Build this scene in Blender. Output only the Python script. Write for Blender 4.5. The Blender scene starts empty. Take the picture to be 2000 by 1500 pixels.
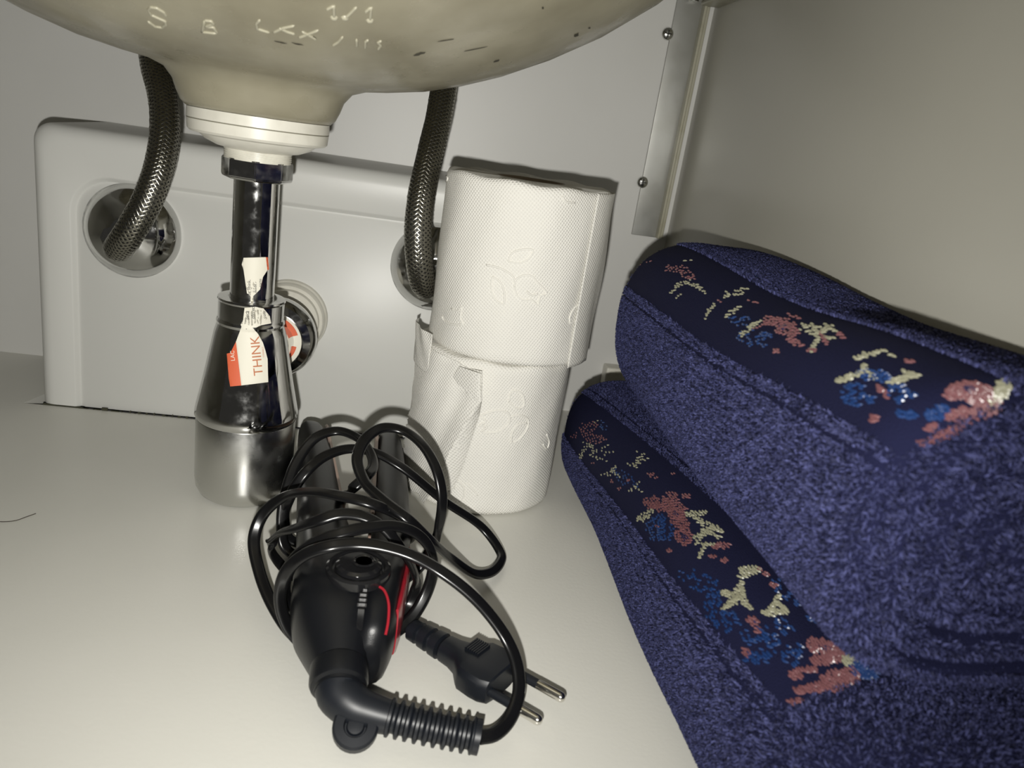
import bpy, bmesh, math, random
import numpy as np
from mathutils import Vector, Matrix
from mathutils.bvhtree import BVHTree

random.seed(7)
RNG = np.random.default_rng(7)
C = bpy.context.scene.collection
S = bpy.context.scene

# ------------------------------------------------------------------ camera
FPX = 1502.0
CAM_POS = Vector((0.0, 0.0, 0.235))
def _n(v):
    v = np.array(v, float); return v / np.linalg.norm(v)
_up = _n([715, 4580, 1502])
_rt = [10340.0, 0, -1502.0]; _rt[1] = -(715 * 10340 - 1502 * 1502) / 4580.0; _rt = _n(_rt)
_fw = np.cross(_up, _rt)
MW = np.stack([_rt, _fw, _up])                    # world = MW @ camera axes
cam_d = bpy.data.cameras.new('camera'); cam = bpy.data.objects.new('camera', cam_d); C.objects.link(cam)
cam_d.sensor_width = 36.0; cam_d.lens = FPX / 2000.0 * 36.0; cam_d.clip_start = 0.01; cam_d.clip_end = 20
mw = Matrix([list(MW[0]) + [0], list(MW[1]) + [0], list(MW[2]) + [0], [0, 0, 0, 1]])
mw.translation = CAM_POS
cam.matrix_world = mw
S.camera = cam
cam_d.dof.use_dof = True; cam_d.dof.focus_distance = 0.46; cam_d.dof.aperture_fstop = 16.0

# ------------------------------------------------------------------ light
w = bpy.data.worlds.new('room'); S.world = w; w.use_nodes = True
w.node_tree.nodes['Background'].inputs[0].default_value = (1.0, 0.96, 0.88, 1)
w.node_tree.nodes['Background'].inputs[1].default_value = 0.035
# the phone's LED flash, a few centimetres below and left of the lens
fl_d = bpy.data.lights.new('phone_flash', 'SPOT'); fl = bpy.data.objects.new('phone_flash', fl_d); C.objects.link(fl)
fl_d.energy = 8.3; fl_d.color = (1.0, 0.98, 0.925); fl_d.spot_size = math.radians(124); fl_d.spot_blend = 1.0
fl_d.shadow_soft_size = 0.0035
fm = mw.copy() @ Matrix.Rotation(math.radians(8), 4, 'Y') @ Matrix.Rotation(math.radians(10), 4, 'X')
fm.translation = mw @ Vector((-0.009, -0.0285, 0.004))
fl.matrix_world = fm
vs = S.view_settings
vs.view_transform = 'Standard'; vs.look = 'None'; vs.exposure = 0.0; vs.gamma = 1.0; vs.use_curve_mapping = False

# ------------------------------------------------------------------ helpers
def ray(px, py):
    d = MW @ np.array([(px - 1000) / FPX, -(py - 750) / FPX, -1.0])
    return Vector(d)
def at_z(px, py, z):
    d = ray(px, py); return CAM_POS + d * ((z - CAM_POS.z) / d.z)
def at_y(px, py, y):
    d = ray(px, py); return CAM_POS + d * (y / d.y)

def tag(o, label=None, cat=None, group=None, kind=None):
    if label: o['label'] = label
    if cat: o['category'] = cat
    if group: o['group'] = group
    if kind: o['kind'] = kind
    return o
def empty(name, loc, label, cat, group=None):
    o = bpy.data.objects.new(name, None); C.objects.link(o); o.location = loc; o.empty_display_size = 0.02
    return tag(o, label, cat, group)
def link_mesh(name, me, mat, parent=None, smooth=True, label=None):
    o = bpy.data.objects.new(name, me); C.objects.link(o)
    if mat is not None and not me.materials: me.materials.append(mat)
    if smooth:
        me.polygons.foreach_set('use_smooth', [True] * len(me.polygons))
    if parent is not None:
        o.parent = parent
        o.matrix_parent_inverse = Matrix.Translation(-world_loc(parent))
    if label: o['label'] = label
    return o
def world_loc(o):
    # things are Empties with a location only; mesh parts sit at the origin of their thing
    if o.parent is None: return Vector(o.location) if o.type == 'EMPTY' else Vector((0, 0, 0))
    return Vector((0, 0, 0))
def mesh(name, verts, faces, mat, parent=None, smooth=True, label=None, sharp=None):
    me = bpy.data.meshes.new(name); me.from_pydata([tuple(v) for v in verts], [], faces); me.update()
    o = link_mesh(name, me, mat, parent, smooth, label)
    if sharp is not None: me.set_sharp_from_angle(angle=math.radians(sharp))
    return o
def from_bm(name, bm, mat, parent=None, smooth=True, label=None, sharp=35):
    bmesh.ops.recalc_face_normals(bm, faces=bm.faces)
    me = bpy.data.meshes.new(name); bm.to_mesh(me); bm.free()
    o = link_mesh(name, me, mat, parent, smooth, label)
    if smooth and sharp is not None: me.set_sharp_from_angle(angle=math.radians(sharp))
    return o
def bm_box(bm, lo, hi):
    r = bmesh.ops.create_cube(bm, size=1.0)
    for v in r['verts']:
        v.co = Vector([lo[i] + (v.co[i] + 0.5) * (hi[i] - lo[i]) for i in range(3)])
    return r['verts']
def box(name, lo, hi, mat, parent=None, bev=0.0, seg=3, label=None):
    bm = bmesh.new(); bm_box(bm, lo, hi)
    if bev > 0: bmesh.ops.bevel(bm, geom=list(bm.edges), offset=bev, segments=seg, affect='EDGES', profile=0.5)
    return from_bm(name, bm, mat, parent, label=label)
def lathe(name, profile, origin, mat, parent=None, axis=(0, 0, 1), n=64, label=None, sharp=30, closed=False):
    """profile: (r, h) pairs turned around axis through origin"""
    ax = Vector(axis).normalized()
    ref = Vector((0, -1, 0)) if abs(ax.z) > 0.7 else Vector((0, 0, 1))
    e1 = (ref - ax * ref.dot(ax)).normalized(); e2 = ax.cross(e1)
    vs_, fs = [], []
    o = Vector(origin)
    m = len(profile)
    for (r, h) in profile:
        for k in range(n):
            a = 2 * math.pi * k / n
            vs_.append(o + ax * h + e1 * (r * math.cos(a)) + e2 * (r * math.sin(a)))
    rng = range(m) if closed else range(m - 1)
    for i in rng:
        j = (i + 1) % m
        for k in range(n):
            k2 = (k + 1) % n
            fs.append((i * n + k, i * n + k2, j * n + k2, j * n + k))
    if not closed:
        if profile[0][0] > 1e-6: fs.append(tuple(reversed(range(n))))
        if profile[-1][0] > 1e-6: fs.append(tuple(range((m - 1) * n, m * n)))
    bm = bmesh.new()
    bv = [bm.verts.new(v) for v in vs_]
    for f in fs:
        try: bm.faces.new([bv[i] for i in f])
        except ValueError: pass
    bmesh.ops.remove_doubles(bm, verts=bm.verts, dist=1e-6)
    return from_bm(name, bm, mat, parent, label=label, sharp=sharp)
def spline(pts, per=12):
    P = np.array([list(p) for p in pts], float)
    P = np.vstack([2 * P[0] - P[1], P, 2 * P[-1] - P[-2]])
    out = []
    for i in range(1, len(P) - 2):
        p0, p1, p2, p3 = P[i - 1], P[i], P[i + 1], P[i + 2]
        a = 0.5
        t0 = 0; t1 = t0 + max(np.linalg.norm(p1 - p0), 1e-6) ** a; t2 = t1 + max(np.linalg.norm(p2 - p1), 1e-6) ** a; t3 = t2 + max(np.linalg.norm(p3 - p2), 1e-6) ** a
        for k in range(per):
            t = t1 + (t2 - t1) * k / per
            A1 = (t1 - t) / (t1 - t0) * p0 + (t - t0) / (t1 - t0) * p1
            A2 = (t2 - t) / (t2 - t1) * p1 + (t - t1) / (t2 - t1) * p2
            A3 = (t3 - t) / (t3 - t2) * p2 + (t - t2) / (t3 - t2) * p3
            B1 = (t2 - t) / (t2 - t0) * A1 + (t - t0) / (t2 - t0) * A2
            B2 = (t3 - t) / (t3 - t1) * A2 + (t - t1) / (t3 - t1) * A3
            out.append((t2 - t) / (t2 - t1) * B1 + (t - t1) / (t2 - t1) * B2)
    out.append(P[-2])
    return np.array(out)
def resample(P, step):
    d = np.r_[0, np.cumsum(np.linalg.norm(np.diff(P, axis=0), axis=1))]
    n = max(2, int(d[-1] / step) + 1)
    t = np.linspace(0, d[-1], n)
    return np.stack([np.interp(t, d, P[:, i]) for i in range(3)], 1)
def frames(P, ref=None):
    T = np.gradient(P, axis=0); T /= np.linalg.norm(T, axis=1)[:, None]
    N = np.zeros_like(P)
    if ref is not None:
        r = np.array(ref, float)
        N = r[None, :] - (T @ r)[:, None] * T
        N /= np.linalg.norm(N, axis=1)[:, None]
    else:
        r = np.array([0, 0, 1.0]) if abs(T[0][2]) < 0.9 else np.array([0, 1.0, 0])
        v = r - T[0] * (r @ T[0]); v /= np.linalg.norm(v)
        for i in range(len(P)):
            v = v - T[i] * (v @ T[i]); v /= np.linalg.norm(v); N[i] = v
    B = np.cross(T, N)
    return T, N, B
def sweep_data(P, prof, ref=None, scale=None):
    """prof: closed list of (n, b) offsets"""
    T, N, B = frames(P, ref)
    m = len(prof); vs_ = []; fs = []
    for i in range(len(P)):
        s = 1.0 if scale is None else scale[i]
        for (a, b) in prof: vs_.append(P[i] + (N[i] * a + B[i] * b) * s)
    for i in range(len(P) - 1):
        for k in range(m):
            k2 = (k + 1) % m
            fs.append((i * m + k, i * m + k2, (i + 1) * m + k2, (i + 1) * m + k))
    fs.append(tuple(reversed(range(m)))); fs.append(tuple(range((len(P) - 1) * m, len(P) * m)))
    return vs_, fs
def circ(r, n=12): return [(r * math.cos(2 * math.pi * k / n), r * math.sin(2 * math.pi * k / n)) for k in range(n)]
def tube(name, P, r, mat, parent=None, n=12, label=None, scale=None):
    v, f = sweep_data(np.array(P), circ(r, n), scale=scale)
    return mesh(name, v, f, mat, parent, label=label, sharp=50)
def bvh_of(*objs):
    vs_, fs = [], []
    for o in objs:
        b = len(vs_); vs_ += [v.co.copy() for v in o.data.vertices]
        fs += [tuple(i + b for i in p.vertices) for p in o.data.polygons]
    return BVHTree.FromPolygons(vs_, fs)
def hit(bvh, px, py):
    d = ray(px, py).normalized()
    p, n, i, dist = bvh.ray_cast(CAM_POS, d)
    if p is None: return None, None
    if n.dot(d) > 0: n = -n
    return p, n
def skin_patch(name, bvh, outline, mat, parent, off=0.0003, maxlen=7.0, thick=0.00015, label=None, offf=None):
    """thin sheet lying on a surface; outline in photo pixels"""
    bm = bmesh.new()
    f = bm.faces.new([bm.verts.new((x, y, 0)) for x, y in outline])
    bmesh.ops.triangulate(bm, faces=bm.faces[:])
    for _ in range(9):
        es = [e for e in bm.edges if e.calc_length() > maxlen]
        if not es: break
        bmesh.ops.subdivide_edges(bm, edges=es, cuts=1)
        bmesh.ops.triangulate(bm, faces=bm.faces[:])
    return _lay(name, bm, bvh, mat, parent, off, thick, label, offf)
def _lay(name, bm, bvh, mat, parent, off, thick, label, offf=None):
    dead = []
    for v in bm.verts:
        px, py = v.co.x, v.co.y
        p, n = hit(bvh, px, py)
        if p is None: dead.append(v); continue
        o = off if offf is None else off + offf(px, py)
        v.co = p + n * o
    if dead: bmesh.ops.delete(bm, geom=dead, context='VERTS')
    if thick:
        g = bmesh.ops.solidify(bm, geom=bm.faces[:], thickness=thick)
    return from_bm(name, bm, mat, parent, label=label, sharp=60)
def text_bm(txt, size):
    cu = bpy.data.curves.new('t', 'FONT'); cu.body = txt; cu.size = size; cu.resolution_u = 3
    ob = bpy.data.objects.new('t', cu); C.objects.link(ob)
    dg = bpy.context.evaluated_depsgraph_get()
    me = bpy.data.meshes.new_from_object(ob.evaluated_get(dg))
    bpy.data.objects.remove(ob); bpy.data.curves.remove(cu)
    bm = bmesh.new(); bm.from_mesh(me); bpy.data.meshes.remove(me)
    return bm
def text_patch(name, bvh, txt, size, org, ux, uy, mat, parent, off=0.0006, xs=1.0):
    """flat print laid on a surface: org = pixel of the baseline start, ux/uy = pixel directions of reading and of letter height"""
    bm = text_bm(txt, size)
    bmesh.ops.triangulate(bm, faces=bm.faces[:])
    for _ in range(4):
        es = [e for e in bm.edges if e.calc_length() > 6]
        if not es: break
        bmesh.ops.subdivide_edges(bm, edges=es, cuts=1); bmesh.ops.triangulate(bm, faces=bm.faces[:])
    for v in bm.verts:
        a, b = v.co.x * xs, v.co.y
        v.co = Vector((org[0] + ux[0] * a + uy[0] * b, org[1] + ux[1] * a + uy[1] * b, 0))
    return _lay(name, bm, bvh, mat, parent, off, 0, None)

# ------------------------------------------------------------------ materials
def mat(name, col, rough=0.5, metal=0.0, noise=None, bump=None, spec=None, coat=0.0, col2=None, sheen=0.0, rnoise=None):
    m = bpy.data.materials.new(name); m.use_nodes = True
    nt = m.node_tree; b = nt.nodes['Principled BSDF']
    b.inputs['Base Color'].default_value = (*col, 1); b.inputs['Roughness'].default_value = rough; b.inputs['Metallic'].default_value = metal
    if spec is not None: b.inputs['Specular IOR Level'].default_value = spec
    if coat: b.inputs['Coat Weight'].default_value = coat; b.inputs['Coat Roughness'].default_value = 0.08
    if sheen: b.inputs['Sheen Weight'].default_value = sheen
    tc = nt.nodes.new('ShaderNodeTexCoord')
    if noise:
        sc, lo, hi = noise
        n = nt.nodes.new('ShaderNodeTexNoise'); n.inputs['Scale'].default_value = sc; n.inputs['Detail'].default_value = 6
        r = nt.nodes.new('ShaderNodeValToRGB'); r.color_ramp.elements[0].position = lo; r.color_ramp.elements[1].position = hi
        r.color_ramp.elements[0].color = (*col, 1); r.color_ramp.elements[1].color = (*(col2 or col), 1)
        nt.links.new(tc.outputs['Object'], n.inputs['Vector']); nt.links.new(n.outputs['Fac'], r.inputs['Fac'])
        nt.links.new(r.outputs['Color'], b.inputs['Base Color'])
    if rnoise:
        sc, lo, hi = rnoise
        n = nt.nodes.new('ShaderNodeTexNoise'); n.inputs['Scale'].default_value = sc; n.inputs['Detail'].default_value = 8
        mr = nt.nodes.new('ShaderNodeMapRange'); mr.inputs['From Min'].default_value = 0.4; mr.inputs['From Max'].default_value = 0.7
        mr.inputs['To Min'].default_value = lo; mr.inputs['To Max'].default_value = hi
        nt.links.new(tc.outputs['Object'], n.inputs['Vector']); nt.links.new(n.outputs['Fac'], mr.inputs['Value']); nt.links.new(mr.outputs[0], b.inputs['Roughness'])
    if bump:
        sc, st, dist = bump
        n = nt.nodes.new('ShaderNodeTexNoise'); n.inputs['Scale'].default_value = sc; n.inputs['Detail'].default_value = 3
        bp = nt.nodes.new('ShaderNodeBump'); bp.inputs['Strength'].default_value = st; bp.inputs['Distance'].default_value = dist
        nt.links.new(tc.outputs['Object'], n.inputs['Vector']); nt.links.new(n.outputs['Fac'], bp.inputs['Height']); nt.links.new(bp.outputs[0], b.inputs['Normal'])
    return m
M = {}
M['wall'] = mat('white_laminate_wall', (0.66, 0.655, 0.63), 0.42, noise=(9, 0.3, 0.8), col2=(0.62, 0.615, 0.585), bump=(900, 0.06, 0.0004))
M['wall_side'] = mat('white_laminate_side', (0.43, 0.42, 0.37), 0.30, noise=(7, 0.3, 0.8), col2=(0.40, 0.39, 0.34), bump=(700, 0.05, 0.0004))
M['floor'] = mat('white_laminate_floor', (0.70, 0.69, 0.64), 0.33, noise=(6, 0.3, 0.75), col2=(0.64, 0.635, 0.58), bump=(420, 0.10, 0.0006))
M['cover'] = mat('white_plastic_cover', (0.64, 0.64, 0.61), 0.38, spec=0.4, bump=(350, 0.05, 0.0004))
M['dark_gap'] = mat('dark_gap', (0.012, 0.011, 0.008), 0.9)
M['grime_gap'] = mat('grime_gap', (0.05, 0.05, 0.03), 0.9)
M['bowl'] = mat('glazed_ceramic', (0.35, 0.325, 0.24), 0.3, noise=(14, 0.36, 0.66), col2=(0.225, 0.205, 0.145), rnoise=(40, 0.25, 0.5), bump=(60, 0.08, 0.001))
M['bowl_mark'] = mat('glazed_relief', (0.39, 0.37, 0.28), 0.35)
M['stain'] = mat('dark_scuff', (0.05, 0.045, 0.03), 0.6)
M['pvc'] = mat('white_pvc', (0.72, 0.70, 0.62), 0.35, noise=(80, 0.45, 0.75), col2=(0.62, 0.60, 0.52))
M['seam'] = mat('dark_seam', (0.22, 0.21, 0.16), 0.8)
M['chrome'] = mat('chrome', (0.60, 0.60, 0.59), 0.07, 1.0, rnoise=(160, 0.05, 0.22))
M['chrome_satin'] = mat('satin_chrome', (0.62, 0.62, 0.60), 0.24, 1.0, rnoise=(60, 0.2, 0.34))
M['steel'] = mat('braid_steel', (0.30, 0.29, 0.25), 0.25, 1.0)
M['hose_core'] = mat('hose_rubber', (0.012, 0.012, 0.011), 0.5)
M['alu'] = mat('aluminium', (0.42, 0.42, 0.395), 0.42, 0.6, rnoise=(50, 0.4, 0.5), noise=(40, 0.45, 0.8), col2=(0.35, 0.345, 0.31))
M['alu_shade'] = mat('aluminium_shaded', (0.40, 0.385, 0.30), 0.4, noise=(60, 0.5, 0.8), col2=(0.32, 0.30, 0.21))  # same aluminium bracket; its olive look under grazing light is put into the colour
M['screw'] = mat('zinc_screw', (0.7, 0.7, 0.68), 0.22, 1.0)
M['black'] = mat('black_plastic', (0.0055, 0.006, 0.0075), 0.36, spec=0.35, bump=(1500, 0.12, 0.0003))
M['black_gloss'] = mat('black_gloss', (0.010, 0.010, 0.011), 0.14)
M['rubber'] = mat('black_rubber', (0.007, 0.0085, 0.012), 0.42, spec=0.4)
M['cord'] = mat('black_cord', (0.005, 0.005, 0.0055), 0.25, spec=0.42)
M['red'] = mat('red_lacquer', (0.30, 0.014, 0.024), 0.22)
M['plate'] = mat('ceramic_plate', (0.36, 0.25, 0.2), 0.3)
M['brass'] = mat('nickel_pin', (0.75, 0.73, 0.68), 0.18, 1.0)
M['label'] = mat('paper_label', (0.80, 0.77, 0.66), 0.55)
M['orange'] = mat('orange_print', (0.68, 0.13, 0.055), 0.55)
M['orange_txt'] = mat('orange_letters', (0.50, 0.17, 0.07), 0.6)
M['ink'] = mat('black_ink', (0.02, 0.02, 0.02), 0.6)
M['card'] = mat('cardboard', (0.35, 0.28, 0.2), 0.8)
M['hair'] = mat('hair', (0.05, 0.04, 0.03), 0.6)

def paper_mat():
    m = bpy.data.materials.new('toilet_paper'); m.use_nodes = True; nt = m.node_tree; b = nt.nodes['Principled BSDF']
    b.inputs['Base Color'].default_value = (0.80, 0.785, 0.735, 1); b.inputs['Roughness'].default_value = 0.9; b.inputs['Specular IOR Level'].default_value = 0.15
    tc = nt.nodes.new('ShaderNodeTexCoord'); uv = tc.outputs['UV']
    hs = []
    for ang in (0.55, -0.95):
        mp = nt.nodes.new('ShaderNodeMapping'); mp.inputs['Rotation'].default_value = (0, 0, ang)
        wv = nt.nodes.new('ShaderNodeTexWave'); wv.inputs['Scale'].default_value = 200; wv.bands_direction = 'X'; wv.inputs['Distortion'].default_value = 0.6
        nt.links.new(uv, mp.inputs['Vector']); nt.links.new(mp.outputs[0], wv.inputs['Vector']); hs.append(wv.outputs['Fac'])
    mu = nt.nodes.new('ShaderNodeMath'); mu.operation = 'MULTIPLY'; nt.links.new(hs[0], mu.inputs[0]); nt.links.new(hs[1], mu.inputs[1])
    nz = nt.nodes.new('ShaderNodeTexNoise'); nz.inputs['Scale'].default_value = 90; nz.inputs['Detail'].default_value = 4; nt.links.new(tc.outputs['Object'], nz.inputs['Vector'])
    ma = nt.nodes.new('ShaderNodeMath'); ma.operation = 'MULTIPLY_ADD'; ma.inputs[1].default_value = 1.2
    nt.links.new(nz.outputs['Fac'], ma.inputs[0]); nt.links.new(mu.outputs[0], ma.inputs[2])
    bp = nt.nodes.new('ShaderNodeBump'); bp.inputs['Strength'].default_value = 0.5; bp.inputs['Distance'].default_value = 0.0008
    nt.links.new(ma.outputs[0], bp.inputs['Height']); nt.links.new(bp.outputs[0], b.inputs['Normal'])
    return m
M['paper'] = paper_mat()
def pile_mat():
    m = bpy.data.materials.new('terry_pile'); m.use_nodes = True; nt = m.node_tree; b = nt.nodes['Principled BSDF']
    g = nt.nodes.new('ShaderNodeNewGeometry'); r = nt.nodes.new('ShaderNodeValToRGB')
    r.color_ramp.elements[0].color = (0.007, 0.008, 0.028, 1); r.color_ramp.elements[1].color = (0.054, 0.060, 0.160, 1)
    nt.links.new(g.outputs['Random Per Island'], r.inputs['Fac']); nt.links.new(r.outputs['Color'], b.inputs['Base Color'])
    b.inputs['Roughness'].default_value = 0.75; b.inputs['Specular IOR Level'].default_value = 0.25
    return m
M['pile'] = pile_mat()
M['towel_ground'] = mat('towel_ground', (0.0075, 0.0085, 0.030), 0.9, spec=0.12, bump=(1800, 0.6, 0.0008))
M['thread_pink'] = mat('pink_thread', (0.145, 0.060, 0.066), 0.33)
M['thread_cream'] = mat('cream_thread', (0.24, 0.235, 0.165), 0.36)
M['thread_blue'] = mat('blue_thread', (0.010, 0.032, 0.115), 0.33)
M['thread_navy'] = mat('navy_thread', (0.010, 0.012, 0.05), 0.4)

# ------------------------------------------------------------------ the cabinet
XR, XL, YB, ZC = 0.2140, -0.62, 0.656, 0.392
YF = -0.02
def solid(name, lo, hi, m, parent=None):
    o = box(name, lo, hi, m, parent)
    if parent is None: o['kind'] = 'structure'
    return o
# floor board with the cut-out under the pipe cover (a sliver of it shows at the cover's left foot)
p_a = at_z(46, 787, 0); p_b = at_z(74, 770, 0)
yc = 0.5525
out = [(XL, YF), (XR, YF), (XR, YB), (0.085, YB), (0.085, yc), (p_a.x, p_a.y), (p_b.x + 0.004, p_b.y + 0.003), (p_b.x + 0.004, YB), (XL, YB)]
bm = bmesh.new()
bf = bm.faces.new([bm.verts.new((x, y, 0)) for x, y in out])
ex = bmesh.ops.extrude_face_region(bm, geom=[bf])
for v in ex['geom']:
    if isinstance(v, bmesh.types.BMVert): v.co.z = -0.015
bmesh.ops.triangulate(bm, faces=bm.faces[:])
floor = from_bm('floor', bm, M['floor'], smooth=False); tag(floor, 'white laminate cabinet bottom board', kind='structure')
tag(solid('wall_back', (XL, YB, -0.015), (XR, YB + 0.015, ZC), M['wall']), 'white laminate back panel of the cabinet')
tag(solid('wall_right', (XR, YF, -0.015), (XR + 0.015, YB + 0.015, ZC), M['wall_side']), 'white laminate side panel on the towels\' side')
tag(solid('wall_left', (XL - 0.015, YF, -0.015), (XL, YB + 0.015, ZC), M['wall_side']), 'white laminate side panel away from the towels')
tag(solid('ceiling', (XL - 0.015, YF, ZC), (XR + 0.015, YB + 0.015, ZC + 0.02), M['wall']), 'underside of the countertop')
tag(solid('cavity_shade_1', (XL, YF, -0.09), (XR, YB + 0.015, -0.075), M['dark_gap']), 'near-black board for the shade in the cavity below the cabinet bottom')  # black colour stands in for the shade of the void under the cut-out

# ------------------------------------------------------------------ pipe cover (box on the back panel)
PX0, PX1, PY, PZ = -0.2545, 0.082, 0.552, 0.1965
cov = empty('pipe_cover', (-0.086, PY + 0.05, 0), 'white boxed plastic pipe cover with rounded recessed front panel, against back panel', 'pipe cover')
def rrect(x0, x1, z0, z1, r, n=8, bottom_square=True):
    pts = []
    for cx, cz, a0 in ((x1 - r, z1 - r, 0), (x0 + r, z1 - r, 90)):
        for k in range(n + 1):
            a = math.radians(a0 + 90 * k / n); pts.append((cx + r * math.cos(a), cz + r * math.sin(a)))
    pts += [(x0, z0), (x1, z0)]
    return pts
rings = []
#  outline stations: (inset, y, corner radius)
def ring(x0, x1, z1, r, y): return [(x, y, z) for x, z in rrect(x0, x1, 0.0008, z1, r)]
R = []
for k in range(7):                                       # rounded outer edge
    a = math.pi / 2 * k / 6; e = 0.010
    ins = e * (1 - math.sin(a)) if False else e * (1 - math.cos(math.pi / 2 - a))
    R.append(ring(PX0 + e * (1 - math.cos(a)) * 0 + e * (1 - math.cos(a)), PX1 - e * (1 - math.cos(a)), PZ - e * (1 - math.cos(a)), 0.012, PY + e * (1 - math.sin(a))))
R = [ring(PX0, PX1, PZ, 0.012, YB - 0.0005)] + R
fx0, fx1, fz = -0.2295, 0.060, 0.1665
for d, y in ((-0.0012, PY), (0.0, PY + 0.0006), (0.0012, PY + 0.0022), (0.0024, PY + 0.0030), (0.0040, PY + 0.0028), (0.0052, PY + 0.0020)):
    R.append(ring(fx0 + d, fx1 - d, fz - d, 0.026 - max(d, 0), y))
vs_, fs = [], []
m_ = len(R[0])
for rg in R: vs_ += rg
for i in range(len(R) - 1):
    for k in range(m_):
        k2 = (k + 1) % m_
        fs.append((i * m_ + k, i * m_ + k2, (i + 1) * m_ + k2, (i + 1) * m_ + k))
fs.append(tuple(range((len(R) - 1) * m_, len(R) * m_)))
mesh('cover_shell', vs_, fs, M['cover'], cov, sharp=40)
# grime along the foot of the cover, and a dark strip for its gap
gx = -0.228
k = 0
bm = bmesh.new()
while gx < -0.10:
    ln = random.uniform(0.0008, 0.004) * (0.6 if gx > -0.2 else 1.4); hh = random.uniform(0.0006, 0.0022) * (1 if random.random() > 0.3 else 0.3)
    bm_box(bm, (gx, PY - 0.0004, 0.0), (gx + ln, PY + 0.001, hh)); gx += ln + random.uniform(0.0, 0.006)
bm_box(bm, (PX0 + 0.002, PY + 0.0, 0.0), (-0.2275, PY + 0.001, 0.0011))  # this strip paints the shaded gap under the cover's left foot
g = from_bm('grime_gap_line', bm, M['grime_gap'], cov, label='dark specks of mould and a dark strip for the gap along the foot'); g['kind'] = 'stuff'

# ------------------------------------------------------------------ sink bowl
AX, AY = -0.0888, 0.445
sink = empty('sink_basin', (AX, AY, 0.222), 'beige glazed ceramic sink bowl seen from below, with scratched letters', 'sink')
prof = [(0.0345, 0.2236), (0.0366, 0.2238), (0.0392, 0.2262), (0.0412, 0.2305), (0.0430, 0.2358), (0.0470, 0.2408), (0.0540, 0.2434), (0.066, 0.2450), (0.085, 0.2485), (0.105, 0.2545), (0.125, 0.2622), (0.15, 0.2745),
        (0.175, 0.2895), (0.20, 0.3085), (0.22, 0.3285), (0.235, 0.35), (0.243, 0.37), (0.246, 0.3915), (0.238, 0.3915), (0.19, 0.325), (0.12, 0.28), (0.05, 0.262), (0.03, 0.256), (0.03, 0.2235)]
bowl = lathe('bowl', prof, (AX, AY, 0), M['bowl'], sink, n=128, sharp=50)
BB = bvh_of(bowl)
def stroke(pts, r=0.0008, sub=6):
    P = []
    for (x0, y0), (x1, y1) in zip(pts[:-1], pts[1:]):
        for k in range(sub):
            p, n = hit(BB, x0 + (x1 - x0) * k / sub, y0 + (y1 - y0) * k / sub)
            if p is not None: P.append(p + n * r * 0.15)
    p, n = hit(BB, *pts[-1])
    if p is not None: P.append(p + n * r * 0.15)
    return np.array([list(p) for p in P])
def q(l): return [(240 + x * 0.27, y * 0.27) for x, y in l]          # crop -> photo pixels
marks = {
    'S': [[(315, 115), (295, 85), (245, 55), (205, 50), (185, 70), (205, 105), (260, 130), (305, 150), (312, 175), (285, 197), (235, 190), (180, 150)]],
    'B': [[(590, 145), (575, 228), (680, 240)], [(590, 145), (640, 150), (655, 170), (600, 190), (655, 195), (685, 238)]],
    'L': [[(992, 140), (965, 170), (972, 205), (1065, 235)]],
    'X': [[(1085, 235), (1160, 200), (1242, 183)], [(1130, 200), (1190, 228), (1245, 245)]],
    'X2': [[(1270, 272), (1340, 245), (1415, 215)], [(1295, 225), (1350, 255), (1400, 285)]],
    'slash': [[(1515, 330), (1560, 300), (1592, 262)]],
    'I1': [[(1690, 280), (1692, 340)]], 'I2': [[(1775, 285), (1755, 300), (1752, 350)]], 'I3': [[(1870, 292), (1845, 305), (1865, 325), (1845, 358)]],
    'one': [[(1470, 70), (1525, 40), (1528, 130)]], 'sl2': [[(1690, 48), (1650, 90), (1607, 130)]], 'one2': [[(1750, 90), (1795, 50), (1787, 150)]],
}
for key, sts in marks.items():
    bmv, bmf = [], []
    for st in sts:
        P = stroke(q(st), 0.0008)
        sc = np.ones(len(P)); sc[0] = sc[-1] = 0.3
        v, f = sweep_data(P, circ(0.0006, 8), scale=sc); b = len(bmv); bmv += v; bmf += [tuple(i + b for i in ff) for ff in f]
    mesh('scratched_letter', bmv, bmf, M['bowl_mark'], sink)
for (x, y, rr) in ((1528, 130, 0.0016), (1607, 130, 0.0016), (1787, 150, 0.0016)):
    p, n = hit(BB, *q([(x, y)])[0])
    lathe('glaze_drop', [(0.0, rr * 0.6), (rr * 0.6, rr * 0.45), (rr, 0.0), (rr, -0.0005)], p, M['bowl_mark'], sink, axis=n, n=16, sharp=80)
scuffs = [(820, 104, 16, 3, -15), (930, 95, 40, 1.2, -12), (1125, 68, 9, 3, -35), (1151, 54, 3, 2, 0), (970, 118, 9, 2, -20), (870, 78, 22, 1.2, -8), (548, 82, 16, 1.5, 12), (580, 85, 16, 1.5, 12), (614, 74, 7, 3, 20), (1060, 15, 3, 3, 0)]
for (cx, cy, a, b_, ang) in scuffs:
    ca, sa = math.cos(math.radians(ang)), math.sin(math.radians(ang))
    ol = []
    for k in range(14):
        t = 2 * math.pi * k / 14; rr = random.uniform(0.6, 1.15)
        x, y = a * math.cos(t) * rr * 0.8, b_ * math.sin(t) * rr
        ol.append((cx + x * ca - y * sa, cy + x * sa + y * ca))
    skin_patch('scuff', BB, ol, M['stain'], sink, off=0.0002, thick=0)

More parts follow.
